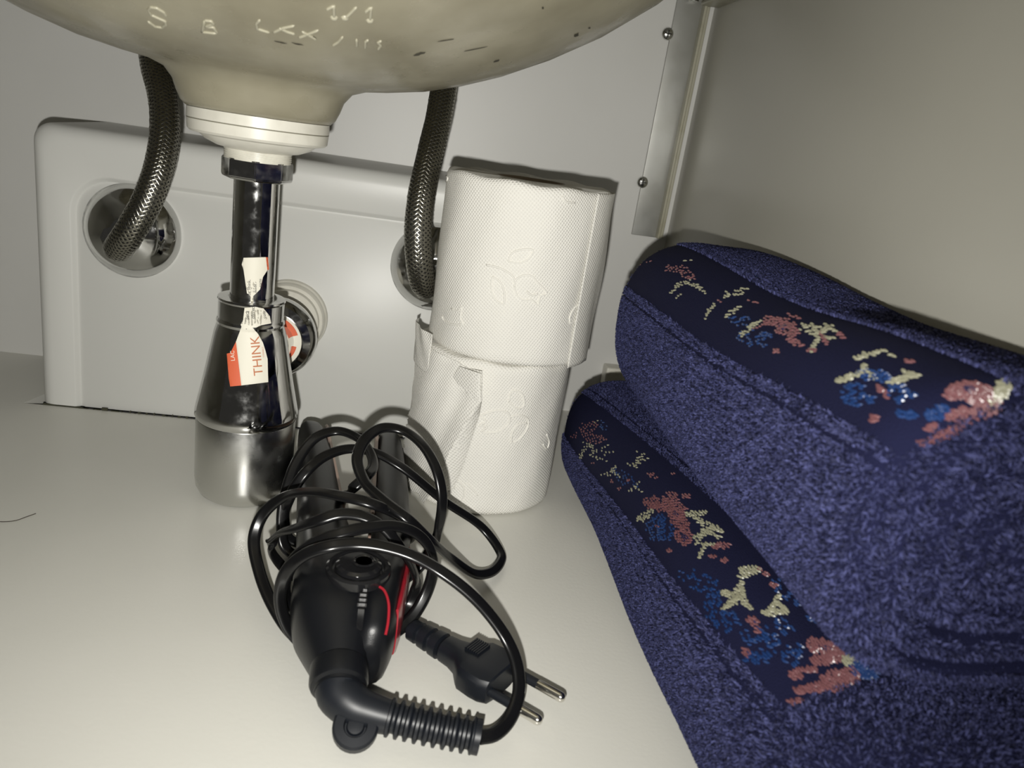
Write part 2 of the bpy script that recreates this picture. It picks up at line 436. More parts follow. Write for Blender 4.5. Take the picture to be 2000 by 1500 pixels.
# ------------------------------------------------------------------ drain and bottle trap
O = (AX, AY, 0)
trap = empty('bottle_trap', (AX, AY, 0.0), 'chrome bottle trap and waste pipe with torn paper sticker, under the sink bowl', 'trap')
fl_ = lathe('drain_flange', [(0.030, 0.2237), (0.0362, 0.2235), (0.0364, 0.2185), (0.0358, 0.2182), (0.0362, 0.2178), (0.0358, 0.2130), (0.0345, 0.2118), (0.0315, 0.2112), (0.0300, 0.2110), (0.0270, 0.2085), (0.0215, 0.2062), (0.0180, 0.2056), (0.0172, 0.2050)], O, M['pvc'], trap, n=72, sharp=25)
lathe('seam_line', [(0.0361, 0.2184), (0.03635, 0.2182), (0.0361, 0.2179)], O, M['seam'], fl_, n=72)  # darker ring along the joint of the flange
th = []
for i in range(5): th += [(0.0172, 0.2054 - i * 0.0011), (0.0176, 0.2051 - i * 0.0011), (0.0176, 0.2048 - i * 0.0011), (0.0172, 0.2045 - i * 0.0011)]
lathe('threaded_neck', th + [(0.0172, 0.198)], O, M['pvc'], trap, n=64, sharp=20)
bm = bmesh.new()                                            # hexagonal slip nut
ang0 = math.radians(8)
for i, (r, z) in enumerate([(0.0160, 0.2014), (0.0187, 0.2006), (0.0187, 0.1915), (0.0178, 0.1902), (0.0125, 0.1898)]):
    for k in range(8):
        a = ang0 + 2 * math.pi * k / 8; bm.verts.new((AX + r * math.cos(a), AY + r * math.sin(a), z))
bm.verts.ensure_lookup_table()
for i in range(4):
    for k in range(8): bm.faces.new([bm.verts[i * 8 + k], bm.verts[i * 8 + (k + 1) % 8], bm.verts[i * 8 + 8 + (k + 1) % 8], bm.verts[i * 8 + 8 + k]])
bm.faces.new([bm.verts[k] for k in range(8)]); bm.faces.new([bm.verts[32 + k] for k in range(8)])
bmesh.ops.bevel(bm, geom=list(bm.edges), offset=0.0004, segments=2, affect='EDGES')
from_bm('slip_nut', bm, M['chrome'], trap, sharp=25)
pipe = lathe('tailpiece', [(0.0121, 0.20), (0.0121, 0.11)], O, M['chrome'], trap, n=64)
collar = lathe('collar_nut', [(0.0122, 0.1245), (0.0150, 0.1248), (0.0184, 0.1242), (0.0187, 0.1232), (0.0182, 0.1222), (0.0182, 0.1125), (0.0186, 0.1118), (0.0190, 0.1105), (0.0186, 0.1090), (0.0170, 0.1085)], O, M['chrome'], trap, n=72, sharp=25)
tbody = lathe('trap_cone', [(0.0170, 0.1110), (0.0186, 0.1085), (0.0200, 0.1040), (0.0255, 0.0745), (0.0287, 0.0590), (0.0294, 0.0555), (0.0294, 0.0530), (0.0286, 0.0515), (0.026, 0.0510)], O, M['chrome'], trap, n=96, sharp=30)
cup = lathe('trap_cup', [(0.025, 0.0525), (0.0282, 0.0518), (0.0286, 0.0508), (0.0286, 0.0130), (0.0280, 0.0080), (0.0262, 0.0040), (0.0235, 0.0018), (0.020, 0.0008), (0.0, 0.0006)], O, M['chrome_satin'], trap, n=96, sharp=30)
# outlet to the wall
OX, OZ = -0.0838, 0.0863
lathe('outlet_pipe', [(0.0135, 0.0), (0.0135, 0.092)], (OX, 0.458, OZ), M['chrome'], trap, axis=(0, 1, 0), n=48)
onut = lathe('outlet_nut', [(0.0, 0.0), (0.0185, 0.0), (0.0195, 0.0005), (0.0235, 0.0022), (0.0262, 0.0058), (0.0268, 0.0105), (0.0262, 0.014), (0.024, 0.0175), (0.0215, 0.0185), (0.0135, 0.0185)], (OX, 0.489, OZ), M['chrome'], trap, axis=(0, 1, 0), n=72, sharp=30)
lathe('outlet_sticker', [(0.0, 0.0), (0.0182, 0.0), (0.0184, 0.0003)], (OX, 0.4887, OZ), M['label'], onut, axis=(0, 1, 0), n=48, label='round paper sticker on the outlet nut')
bm = bmesh.new()
for a0, a1, r0, r1 in ((20, 62, 0.0120, 0.0168), (-40, -8, 0.012, 0.0155)):
    vv = []
    for k in range(9):
        a = math.radians(a0 + (a1 - a0) * k / 8); vv.append((bm.verts.new((OX + r0 * math.cos(a), 0.4884, OZ + r0 * math.sin(a))), bm.verts.new((OX + r1 * math.cos(a), 0.4884, OZ + r1 * math.sin(a)))))
    for k in range(8): bm.faces.new((vv[k][0], vv[k + 1][0], vv[k + 1][1], vv[k][1]))
from_bm('orange_print', bm, M['orange'], onut, smooth=False)
lathe('wall_flange', [(0.0140, -0.0150), (0.0200, -0.0155), (0.0222, -0.0140), (0.0225, -0.0095), (0.0245, -0.0085), (0.0255, -0.0065), (0.0258, -0.003), (0.0268, -0.0015), (0.0272, 0.0028)], (OX, PY, OZ), M['pvc'], trap, axis=(0, 1, 0), n=72, sharp=25)
# torn sticker: flat printed paper lying on pipe, collar and cone
TB = bvh_of(pipe, collar, tbody)
def z4(l): return [(420 + x * 0.1867, 490 + y * 0.1867) for x, y in l]
st_up = skin_patch('sticker', TB, z4([(300, 72), (530, 65), (545, 200), (500, 270), (470, 400), (430, 440), (400, 470), (402, 545), (372, 545), (370, 470), (335, 440), (315, 300), (300, 195), (282, 140)]), M['label'], trap, off=0.0002, label='torn white strip of sticker on the pipe')
skin_patch('orange_edge', TB, z4([(530, 66), (550, 66), (560, 190), (545, 200)]), M['orange'], st_up, off=0.0003)
st_mid = skin_patch('sticker', TB, z4([(310, 592), (420, 585), (505, 600), (570, 680), (585, 755), (480, 775), (430, 800), (280, 800), (270, 770), (295, 720)]), M['label'], trap, off=0.0002, label='torn white piece of sticker on the collar')
st_low = skin_patch('sticker', TB, z4([(275, 800), (390, 800), (450, 870), (500, 960), (525, 1040), (548, 1130), (555, 1370), (275, 1405), (220, 950), (250, 870)]), M['label'], trap, off=0.0002, label='white sticker with orange strip on the trap cone')
skin_patch('orange_strip', TB, z4([(220, 950), (275, 1405), (160, 1415), (145, 1330), (125, 1075), (165, 1065), (185, 1020)]), M['orange'], st_low, off=0.0002)
text_patch('print', TB, 'THINK', 25, z4([(498, 1300)])[0], (0.10 * -1, -1.0), (-1.0, 0.10), M['orange_txt'], st_low, off=0.00055, xs=1.02)
text_patch('print', TB, 'LAC', 11, z4([(212, 1150)])[0], (-0.08, -1.0), (-1.0, 0.08), M['label'], st_low, off=0.00055)
text_patch('print', TB, 'CONNECT', 4.2, z4([(512, 1112)])[0], (-0.08, -1.0), (-1.0, 0.08), M['orange_txt'], st_low, off=0.00055)
text_patch('print', TB, 'peça', 9, z4([(352, 715)])[0], (0, -1.0), (-1.0, 0), M['ink'], st_mid, off=0.00055)
text_patch('print', TB, 'oferec', 9, z4([(412, 708)])[0], (0, -1.0), (-1.0, 0), M['ink'], st_mid, off=0.00055)
text_patch('print', TB, 'Na', 8, z4([(292, 762)])[0], (0, -1.0), (-1.0, 0), M['ink'], st_mid, off=0.00055)
text_patch('print', TB, 'com', 8, z4([(526, 705)])[0], (0, -1.0), (-1.0, 0), M['ink'], st_mid, off=0.00055)
text_patch('print', TB, 'da Think.', 8.5, z4([(372, 468)])[0], (0, -1.0), (-1.0, 0), M['ink'], st_up, off=0.00055)
text_patch('print', TB, 'desde', 7.5, z4([(432, 440)])[0], (0, -1.0), (-1.0, 0), M['ink'], st_up, off=0.00055)
text_patch('print', TB, 'parte', 7.5, z4([(482, 375)])[0], (0, -1.0), (-1.0, 0), M['ink'], st_up, off=0.00055)

# ------------------------------------------------------------------ valves and braided hoses
def escutcheon(px, py, label, r=0.0318):
    c = at_y(px, py, PY)
    e = empty('valve_rosette', c, label, 'valve', 'chrome valve rosettes')
    lathe('rosette', [(0.0075, -0.0165), (0.0100, -0.0165), (0.0125, -0.0150), (0.0190, -0.0130), (0.0245, -0.0095), (0.0285, -0.0045), (r, -0.0005), (r, 0.0025)], c, M['chrome'], e, axis=(0, 1, 0), n=72, sharp=40)
    lathe('valve_stub', [(0.0070, -0.016), (0.0078, -0.034), (0.0, -0.0345)], c, M['chrome'], e, axis=(0, 1, 0), n=8, sharp=20)
    return c
def hose(pts, label, r=0.0083, strands=13, pitch=0.034):
    P = resample(spline([at_y(*p) for p in pts], 14), 0.0018)
    h = empty('supply_hose', Vector(P[-1]), label, 'hose', 'braided supply hoses')
    tube('hose_core', P, r * 0.93, M['hose_core'], h, n=20)
    # brass ferrule at the valve end
    T, N, B = frames(P)
    s = np.r_[0, np.cumsum(np.linalg.norm(np.diff(P, axis=0), axis=1))]
    V, F = [], []
    wdt, hgt = 0.00135, 0.0003
    for sgn in (1, -1):
        for k in range(strands):
            a = sgn * 2 * math.pi * s / pitch + 2 * math.pi * k / strands
            # over/under weave where opposite strands cross
            ph = np.cos(strands * a / 2 + (0 if sgn > 0 else math.pi)) if False else np.cos(2 * math.pi * s / pitch * strands + (0 if sgn > 0 else math.pi) + k * math.pi)
            rr = r + 0.00018 * ph
            D = N * np.cos(a)[:, None] + B * np.sin(a)[:, None]
            Q = P + D * rr[:, None]
            tq = np.gradient(Q, axis=0); tq /= np.linalg.norm(tq, axis=1)[:, None]
            W = np.cross(tq, D)
            b0 = len(V)
            for i in range(len(Q)):
                V += [Q[i] - W[i] * wdt / 2, Q[i] + D[i] * hgt, Q[i] + W[i] * wdt / 2]
            for i in range(len(Q) - 1):
                F += [(b0 + 3 * i, b0 + 3 * i + 1, b0 + 3 * i + 4, b0 + 3 * i + 3), (b0 + 3 * i + 1, b0 + 3 * i + 2, b0 + 3 * i + 5, b0 + 3 * i + 4)]
    o = mesh('braid', V, F, M['steel'], h, label='woven steel braid'); o['kind'] = 'stuff'
    ferr = resample(P[-9:], 0.002)
    tube('ferrule', ferr, r * 1.12, M['chrome'], h, n=24)
    return h
escutcheon(258, 452, 'round chrome valve rosette beside the pipe cover\'s free end')
escutcheon(850, 522, 'round chrome valve rosette half hidden behind the toilet rolls')
hose([(296, 60, 0.545), (303, 130, 0.530), (318, 190, 0.515), (322, 260, 0.500), (309, 335, 0.488), (284, 400, 0.482), (254, 452, 0.484), (232, 484, 0.498), (238, 478, 0.522), (250, 462, 0.538)], 'braided steel hose bending down to the fully visible rosette')
hose([(880, 90, 0.548), (868, 165, 0.535), (855, 240, 0.520), (836, 320, 0.504), (821, 395, 0.492), (816, 455, 0.486), (819, 515, 0.488), (828, 556, 0.500), (842, 548, 0.520), (849, 530, 0.538)], 'braided steel hose right beside the toilet rolls')

# ------------------------------------------------------------------ corner bracket
br = empty('support_bracket', (0.212, YB, 0.165), 'worn aluminium angle bracket screwed in the cabinet corner above the towels', 'bracket')
xb0 = at_y(1232, 458, YB).x; xb1 = at_y(1278, 462, YB).x
zb = at_y(1255, 460, YB).z
box('back_flange', (xb0, YB - 0.0025, zb), (xb1 + 0.002, YB - 0.0003, ZC - 0.004), M['alu'], br, bev=0.0005)
box('side_flange', (xb1, YB - 0.0100, zb), (xb1 + 0.0022, YB - 0.0004, ZC - 0.004), M['alu_shade'], br, bev=0.0005)
box('side_flange_backing', (xb1 + 0.0026, YB - 0.0085, zb + 0.001), (xb1 + 0.0050, YB - 0.0004, 0.350), M['alu_shade'], br, bev=0.0005)
zt = 0.3495
box('top_rail', (xb1 - 0.004, 0.20, zt), (XR - 0.0005, YB - 0.011, zt + 0.003), M['alu_shade'], br, bev=0.0005)
box('rail_flange', (XR - 0.0035, 0.20, zt + 0.003), (XR - 0.0005, YB - 0.011, ZC - 0.003), M['alu_shade'], br, bev=0.0005)
tube('rail_bolt', np.array([[xb0 + 0.012, YB - 0.006, 0.352], [xb0 + 0.012, YB - 0.006, ZC - 0.006]]), 0.0042, M['chrome_satin'], br)
for px, py in ((1304, 66), (1255, 356)):
    c = at_y(px, py, YB - 0.003)
    s_ = lathe('screw', [(0.0, -0.0024), (0.0022, -0.0022), (0.0042, -0.0012), (0.0048, 0.0), (0.0048, 0.0006)], c, M['screw'], br, axis=(0, 1, 0), n=28, sharp=50)
    bm = bmesh.new(); bm_box(bm, (c.x - 0.0028, c.y - 0.00255, c.z - 0.0004), (c.x + 0.0028, c.y - 0.0018, c.z + 0.0004)); bm_box(bm, (c.x - 0.0004, c.y - 0.00258, c.z - 0.0028), (c.x + 0.0004, c.y - 0.0018, c.z + 0.0028))
    from_bm('cross_slot', bm, M['dark_gap'], s_, smooth=False)

blk = empty('corner_block', (0.203, 0.648, 0), 'small white plastic block in the cabinet corner behind the towels', 'block')
bx0 = at_y(1186, 712, 0.642).x
box('block_body', (bx0, 0.640, 0.0004), (XR - 0.0005, YB - 0.0005, 0.0500), M['pvc'], blk, bev=0.0015)
box('block_lip', (bx0 + 0.003, 0.6385, 0.003), (XR - 0.003, 0.6402, 0.0470), M['pvc'], blk, bev=0.0005)

# ------------------------------------------------------------------ toilet rolls
def uv_cyl(o, cx, cy):
    me = o.data; uv = me.uv_layers.new(name='UVMap')
    for p in me.polygons:
        us = []
        for li in p.loop_indices:
            v = me.vertices[me.loops[li].vertex_index].co
            us.append(math.atan2(v.x - cx, -(v.y - cy)))
        base = us[0]
        for li, a in zip(p.loop_indices, us):
            if a - base > math.pi: a -= 2 * math.pi
            if a - base < -math.pi: a += 2 * math.pi
            v = me.vertices[me.loops[li].vertex_index].co
            uv.data[li].uv = (a * 0.0525, v.z)
def roll(cx, cy, z0, h, r, seed, label):
    e = empty('toilet_roll', (cx, cy, z0), label, 'toilet roll', 'stacked toilet rolls')
    rr = random.Random(seed)
    n = 120; nz = 26
    vs_, fs = [], []
    prof = [(0.0215, 0.0), (r - 0.003, 0.0), (r - 0.001, 0.0006), (r, 0.003)] + [(r, 0.003 + (h - 0.006) * k / nz) for k in range(1, nz)] + [(r, h - 0.003), (r - 0.001, h - 0.0006), (r - 0.003, h), (0.0215, h)]
    m = len(prof)
    ph = [rr.uniform(0, 6.28) for _ in range(8)]
    for (pr, pz) in prof:
        for k in range(n):
            a = 2 * math.pi * k / n
            w_ = 0.0005 * math.sin(2 * a + ph[0]) + 0.00035 * math.sin(5 * a + ph[1] + 30 * pz) + 0.00025 * math.sin(11 * a + ph[2] - 60 * pz) + 0.0003 * math.sin(90 * pz + ph[3] + 2 * a)
            edge = 0.0006 * math.sin(9 * a + ph[4]) * (1 if (pz > h - 0.004) else 0)
            R_ = pr + (w_ if pr > 0.04 else 0)
            vs_.append((cx + R_ * math.sin(a), cy - R_ * math.cos(a), z0 + pz + (edge if pr > 0.04 else 0)))
    for i in range(m):
        j = (i + 1) % m
        for k in range(n):
            k2 = (k + 1) % n; fs.append((i * n + k, i * n + k2, j * n + k2, j * n + k))
    body = mesh('paper_body', vs_, fs, M['paper'], e, sharp=60); uv_cyl(body, cx, cy)
    lathe('cardboard_core', [(0.0212, 0.0003), (0.0212, h - 0.0003), (0.0200, h - 0.0003), (0.0200, 0.0003)], (cx, cy, z0), M['card'], e, n=48, closed=True)
    return e, body
R1 = (0.0594, 0.4905); R2 = (0.0662, 0.4890)
e1, b1 = roll(R1[0], R1[1], 0.0005, 0.1015, 0.0515, 3, 'white embossed toilet roll with a torn loose flap, standing on the cabinet floor')
e2, b2 = roll(R2[0], R2[1], 0.1027, 0.1065, 0.0515, 5, 'white embossed toilet roll stacked on top of the other roll')
K1, K2 = bvh_of(b1), bvh_of(b2)
def emboss(bvh, strokes, e, scale=0.00055):
    V, F = [], []
    for st in strokes:
        P3 = []
        pp = spline([(x, y, 0) for x, y in st], 6)
        for x, y, _ in pp:
            p, n = hit(bvh, x, y)
            if p is not None: P3.append(p + n * 0.00025)
        if len(P3) < 3: continue
        P3 = np.array([list(p) for p in P3])
        v, f = sweep_data(P3, circ(scale, 6)); b = len(V); V += v; F += [tuple(i + b for i in ff) for ff in f]
    o = mesh('embossed_flower', V, F, M['paper'], e); 
    return o
def z6(l): return [(760 + x * 0.48, 310 + y * 0.48) for x, y in l]
up_flower = [z6([(485, 418), (500, 385), (540, 370), (585, 372), (570, 405), (530, 425), (485, 418)]),
             z6([(420, 480), (415, 520), (430, 570), (465, 592), (468, 540), (450, 500), (420, 480)]),
             z6([(395, 432), (450, 445), (500, 475), (515, 500)]),
             z6([(510, 520), (515, 495), (545, 475), (580, 478), (605, 505), (630, 530), (640, 548), (615, 560), (605, 595), (580, 575), (545, 575), (520, 555), (510, 520)]),
             z6([(560, 540), (580, 555), (605, 550)])]
emboss(K2, up_flower, e2)
emboss(K2, [z6([(735, 670), (735, 640), (755, 605), (790, 585), (785, 620), (765, 655), (735, 670)])], e2)
emboss(K2, [z6([(705, 155), (720, 175), (755, 180)])], e2)
emboss(K2, [z6([(255, 610), (280, 620), (295, 605), (290, 650), (300, 670), (260, 675), (225, 660), (215, 640)])], e2)
emboss(K2, [z6([(225, 60), (240, 80), (225, 100), (215, 90)])], e2)
emboss(K1, [z6([(487, 990), (500, 945), (540, 955), (548, 1005), (520, 1015), (487, 990)]),
            z6([(365, 1050), (400, 1035), (450, 1025), (485, 1035), (490, 1070), (465, 1100), (420, 1115), (375, 1110), (400, 1090), (370, 1085), (395, 1068), (365, 1050)]),
            z6([(490, 1050), (540, 1045), (565, 1060), (560, 1100), (530, 1140), (500, 1155), (500, 1120), (520, 1085), (560, 1075)])], e1)
emboss(K1, [z6([(265, 1340), (275, 1310), (300, 1330), (305, 1370), (290, 1400)]), ], e1)
emboss(K1, [z6([(310, 1320), (340, 1345), (360, 1370)])], e1)
emboss(K1, [z6([(640, 1120), (650, 1150), (640, 1180), (625, 1160)])], e1)
# loose outer sheet on the lower roll, torn along a slanting edge
EL = ([700, 850, 970, 1050, 1150, 1250, 1340, 1400], [392, 388, 382, 330, 278, 236, 204, 190])      # fold line, crop pixels
ER = ([970, 1050, 1130, 1240, 1340], [386, 366, 340, 306, 266])                                        # far edge of the folded flap
sheet = z6([(100, 700), (150, 745), (200, 790), (290, 830), (330, 850), (388, 850), (382, 970), (330, 1050), (278, 1150), (236, 1250), (204, 1340), (150, 1400), (60, 1300), (70, 1000), (85, 850)])
def lift(px, py):
    # paper stands away from the roll towards its torn edge
    ex = 760 + 0.48 * np.interp((py - 310) / 0.48, *EL)
    d = max(0.0, 1 - (ex - px) / 55.0)
    return 0.0060 * d * d + 0.0004 * math.sin(px * 0.13 + py * 0.05) + 0.0003 * math.sin(py * 0.11)
s1 = skin_patch('loose_sheet', K1, sheet, M['paper'], e1, off=0.0012, maxlen=9, thick=0.0002, label='loose outer sheet with slanting torn edge', offf=lift)
uv_cyl(s1, *R1)
flap = z6(list(zip(EL[1], EL[0]))[2:7] + list(zip(ER[1], ER[0]))[::-1][:-1])
def drop(px, py):
    c = (py - 310) / 0.48; a, b = np.interp(c, *EL), np.interp(c, *ER)
    return 0.0070 * (1 - min(1, max(0, ((px - 760) / 0.48 - a) / max(b - a, 8)))) ** 0.8
s2 = skin_patch('folded_flap', K1, flap, M['paper'], e1, off=0.0006, maxlen=7, thick=0.0002, label='folded back corner of the loose sheet', offf=drop)
uv_cyl(s2, *R1)
flap2 = z6([(270, 880), (300, 835), (388, 850), (382, 968), (330, 935), (290, 905)])
s3 = skin_patch('folded_flap', K1, flap2, M['paper'], e1, off=0.0012, maxlen=9, thick=0.0002, label='folded back top corner of the loose sheet', offf=lambda px, py: 0.0090 * min(1, max(0, ((px - 760) / 0.48 - 265) / 120)) + 0.002)
uv_cyl(s3, *R1)
def side_sheet(name, e, cx, cy, z0, z1, r, a0, a1, offf, label, zlow=None):
    na, nz = 44, 40; V, F = [], []
    for i in range(nz + 1):
        for k in range(na + 1):
            u = k / na; a = math.radians(a0 + (a1 - a0) * u); t = i / nz
            lo = z0 if zlow is None else z0 + zlow(u)
            z = lo + (z1 - lo) * t
            rr = r + offf(u, t)
            V.append((cx + rr * math.sin(a), cy - rr * math.cos(a), z))
    for i in range(nz):
        for k in range(na): F.append((i * (na + 1) + k, i * (na + 1) + k + 1, (i + 1) * (na + 1) + k + 1, (i + 1) * (na + 1) + k))
    me_o = mesh(name, V, F, M['paper'], e, label=label)
    uv_cyl(me_o, cx, cy)
    md = me_o.modifiers.new('thickness', 'SOLIDIFY'); md.thickness = 0.0003
    return me_o
def crumple(u, t):
    return 0.0007 + 0.0028 * math.exp(-((u - 0.52 - 0.12 * math.sin(2.2 * t + 0.6)) / 0.13) ** 2) * (0.35 + 0.65 * math.sin(math.pi * min(1, t * 1.15)) ) + 0.0007 * math.sin(9 * t + 5 * u) * u + 0.0012 * max(0, 0.25 - t) * 4 * u
side_sheet('loose_sheet', e2, R2[0], R2[1], 0.1018, 0.2085, 0.0518, 42, 112, crumple, 'crumpled loose end of the outer sheet', zlow=lambda u: 0.006 * max(0, (u - 0.62)) * 3 - 0.0012 * math.exp(-((u - 0.5) / 0.08) ** 2))
side_sheet('loose_sheet', e1, R1[0], R1[1], 0.085, 0.1105, 0.0516, -100, -55, lambda u, t: 0.0010 + 0.0014 * math.sin(7 * u + 3 * t) ** 2 * t, 'crumpled top edge of the outer sheet', zlow=None)

# ------------------------------------------------------------------ towels
def make_towel(name, label, ys, cxs, czs, aas, bbs, seed, band_px, npile, band_end, expo=2.3, expo_r=3.0, tilt=0.0):
    """ys far -> near stations of a rolled towel lying along the cabinet depth"""
    rr = np.random.default_rng(seed)
    ys = np.array(ys, float)[::-1]; cxs = np.array(cxs, float)[::-1]; czs = np.array(czs, float)[::-1]; aas = np.array(aas, float)[::-1]; bbs = np.array(bbs, float)[::-1]
    y_near, y_far = ys[0], ys[-1]
    NT = 168
    th = np.linspace(0, 2 * np.pi, NT, endpoint=False)
    def sm(x): return np.interp(x[0], ys, x[1])
    def smooth_i(y, v):
        # cubic-ish smoothing of the station values
        d = 0.012
        return (np.interp(y - d, ys, v) + 2 * np.interp(y, ys, v) + np.interp(y + d, ys, v)) / 4
    def P(y, t, rho=1.0, yoff=0.0):
        cx, cz, a, b = (smooth_i(y, v) for v in (cxs, czs, aas, bbs))
        ct, s_t = np.cos(t), np.sin(t)
        xp = np.where(ct > 0, expo_r, expo)
        k = (np.abs(ct) ** xp + np.abs(s_t) ** xp) ** (-1 / xp)
        lump = 1 + 0.012 * np.sin(3 * t + 25 * y + seed) + 0.008 * np.sin(2 * t - 40 * y) 
        return np.stack([cx + rho * k * lump * a * ct + tilt * yoff, y + yoff + 0 * t, cz + rho * k * lump * b * s_t], -1)
    rows = []
    e = 0.016
    # far cap
    L = []
    for rho in np.linspace(0.02, 0.80, 14): L.append(('cap_far', rho))
    for a in np.linspace(0, math.pi / 2, 7)[1:]: L.append(('rim_far', a))
    for y in np.linspace(y_far - e, y_near + e, 84)[1:-1]: L.append(('side', y))
    for a in np.linspace(math.pi / 2, 0, 9)[:-1]: L.append(('rim_near', a))
    for rho in np.linspace(0.80, 0.02, 46): L.append(('cap_near', rho))
    grid = []; isside = []
    for kind, val in L:
        if kind == 'side':
            g_ = P(np.full(NT, val), th); isside.append(1)
        elif kind == 'rim_far':
            g_ = P(np.full(NT, y_far - e), th, 0.80 + 0.20 * math.sin(val), e * math.cos(val)); isside.append(0)
        elif kind == 'cap_far':
            g_ = P(np.full(NT, y_far - e), th, val, e); isside.append(0)
        elif kind == 'rim_near':
            g_ = P(np.full(NT, y_near + e), th, 0.80 + 0.20 * math.sin(val), -e * math.cos(val)); isside.append(0)
        else:
            turns = 3.5
            phs = val / 0.80 * turns * 2 * np.pi + th
            gr = np.clip(np.abs(np.sin(phs / 2)) , 0, 1) ** 0.8
            fade = min(1, (0.82 - val) / 0.10 + 0.15)
            g_ = P(np.full(NT, y_near + e), th, val, -e) ; g_[:, 1] += (1 - gr) * 0.0075 * fade - 0.008 * (1 - val)
            isside.append(0)
        grid.append(g_)
    G = np.array(grid); NR = len(G)
    V = G.reshape(-1, 3)
    F = []
    for i in range(NR - 1):
        for k in range(NT):
            k2 = (k + 1) % NT; F.append((i * NT + k, i * NT + k2, (i + 1) * NT + k2, (i + 1) * NT + k))
    F.append(tuple(range(NT))); F.append(tuple(range((NR - 1) * NT, NR * NT))[::-1])
    V[:, 2] = np.maximum(V[:, 2], 0.0016); V[:, 0] = np.minimum(V[:, 0], XR - 0.0022)
    G = V.reshape(NR, NT, 3)
    root = empty(name, (float(np.mean(cxs)), float((y_near + y_far) / 2), float(np.min(czs - bbs))), label, 'towel', 'rolled navy towels')
    bm = bmesh.new(); bv = [bm.verts.new(tuple(v)) for v in V]
    for f in F: bm.faces.new([bv[i] for i in f])
    ground = from_bm('towel_cloth', bm, M['towel_ground'], root, sharp=None)
    bvh = bvh_of(ground)
    # band angle as a function of depth, from centre points on the cloth
    by, bt = [], []
    for px, py in band_px:
        p, n = hit(bvh, px, py)
        if p is None: continue
        by.append(p.y); cx, cz = smooth_i(p.y, cxs), smooth_i(p.y, czs); bt.append(math.atan2((p.z - cz) / smooth_i(p.y, bbs), (p.x - cx) / smooth_i(p.y, aas)))
    o_ = np.argsort(by); by = np.array(by)[o_]; bt = np.array(bt)[o_]
    co = np.polyfit(by, bt, 1)
    HW = 0.36
    def in_band(pts):
        cx, cz = smooth_i(pts[:, 1], cxs), smooth_i(pts[:, 1], czs)
        t = np.arctan2((pts[:, 2] - cz) / smooth_i(pts[:, 1], bbs), (pts[:, 0] - cx) / smooth_i(pts[:, 1], aas))
        d = (t - np.polyval(co, pts[:, 1]) + np.pi) % (2 * np.pi) - np.pi
        return np.abs(d) < HW, np.abs(d)
    # pile: short terry loops over everything but the woven band
    A = G[:-1]; Bq = G[1:]
    v00 = A; v01 = np.roll(A, -1, 1); v10 = Bq; v11 = np.roll(Bq, -1, 1)
    nrm = np.cross(v01 - v00, v10 - v00); ar = np.linalg.norm(nrm, axis=-1)
    nrm = nrm / np.maximum(ar, 1e-12)[..., None]
    cen = np.array([np.mean(cxs), (y_near + y_far) / 2, np.mean(czs)])
    mid = (v00 + v11) / 2
    axisd = mid - cen; 
    nrm *= np.sign(np.sum(nrm * (mid - np.stack([smooth_i(mid[..., 1], cxs), np.clip(mid[..., 1], y_near + 0.03, y_far - 0.03), smooth_i(mid[..., 1], czs)], -1)), -1))[..., None]
    wgt = ar.copy()
    wgt[nrm[..., 2] < -0.75] *= 0.05
    wgt[(nrm[..., 0] > 0.8)] *= 0.15
    wgt[nrm[..., 1] > 0.7] *= 0.4
    pr = (wgt / wgt.sum()).ravel()
    idx = rr.choice(len(pr), npile, p=pr)
    ii, kk = np.unravel_index(idx, ar.shape)
    u, v = rr.random(npile)[:, None], rr.random(npile)[:, None]
    pos = v00[ii, kk] * (1 - u) * (1 - v) + v01[ii, kk] * u * (1 - v) + v10[ii, kk] * (1 - u) * v + v11[ii, kk] * u * v
    nn = nrm[ii, kk]
    ib, d = in_band(pos)
    side = (pos[:, 1] > band_end) & (pos[:, 1] < y_far - 0.004)
    edge = (d > HW) & (d < HW + 0.03) & side                      # flat seam at each side of the band
    edge2 = (d > HW + 0.12) & (d < HW + 0.15) & side
    keep = ~((ib | edge | edge2) & side)
    pos, nn = pos[keep], nn[keep]; n_ = len(pos)
    ln = rr.uniform(0.0010, 0.0021, n_)[:, None]
    jit = rr.normal(0, 1, (n_, 3)); jit -= nn * np.sum(jit * nn, 1)[:, None]
    jit /= np.linalg.norm(jit, axis=1)[:, None]
    # neighbouring loops lean the same way
    lean = np.stack([np.sin(pos[:, 1] * 2600 + 7 * np.sin(pos[:, 2] * 1700)), np.sin(pos[:, 2] * 2300 + 5 * np.sin(pos[:, 0] * 1900)), np.cos(pos[:, 0] * 2450 + 6 * np.sin(pos[:, 1] * 1600))], 1)
    lean -= nn * np.sum(lean * nn, 1)[:, None]
    wd = rr.normal(0, 1, (n_, 3)); wd -= nn * np.sum(wd * nn, 1)[:, None]; wd /= np.linalg.norm(wd, axis=1)[:, None]
    wd *= rr.uniform(0.00018, 0.00034, n_)[:, None]
    base = pos - nn * 0.0003
    m1 = pos + nn * ln * 0.65 + (jit * 0.25 + lean * 0.3) * ln * 0.5
    tip = m1 + nn * ln * 0.15 + (jit * 0.6 + lean * 0.6) * ln * 0.7
    VV = np.empty((n_, 5, 3)); VV[:, 0] = base - wd; VV[:, 1] = base + wd; VV[:, 2] = m1 - wd; VV[:, 3] = m1 + wd; VV[:, 4] = tip
    VV[..., 2] = np.maximum(VV[..., 2], 0.0003); VV[..., 0] = np.minimum(VV[..., 0], XR - 0.0004)
    me = bpy.data.meshes.new('terry_pile'); me.vertices.add(n_ * 5); me.vertices.foreach_set('co', VV.ravel())
    b = np.arange(n_) * 5
    loops = np.stack([b, b + 1, b + 3, b + 2, b + 2, b + 3, b + 4], 1).ravel()
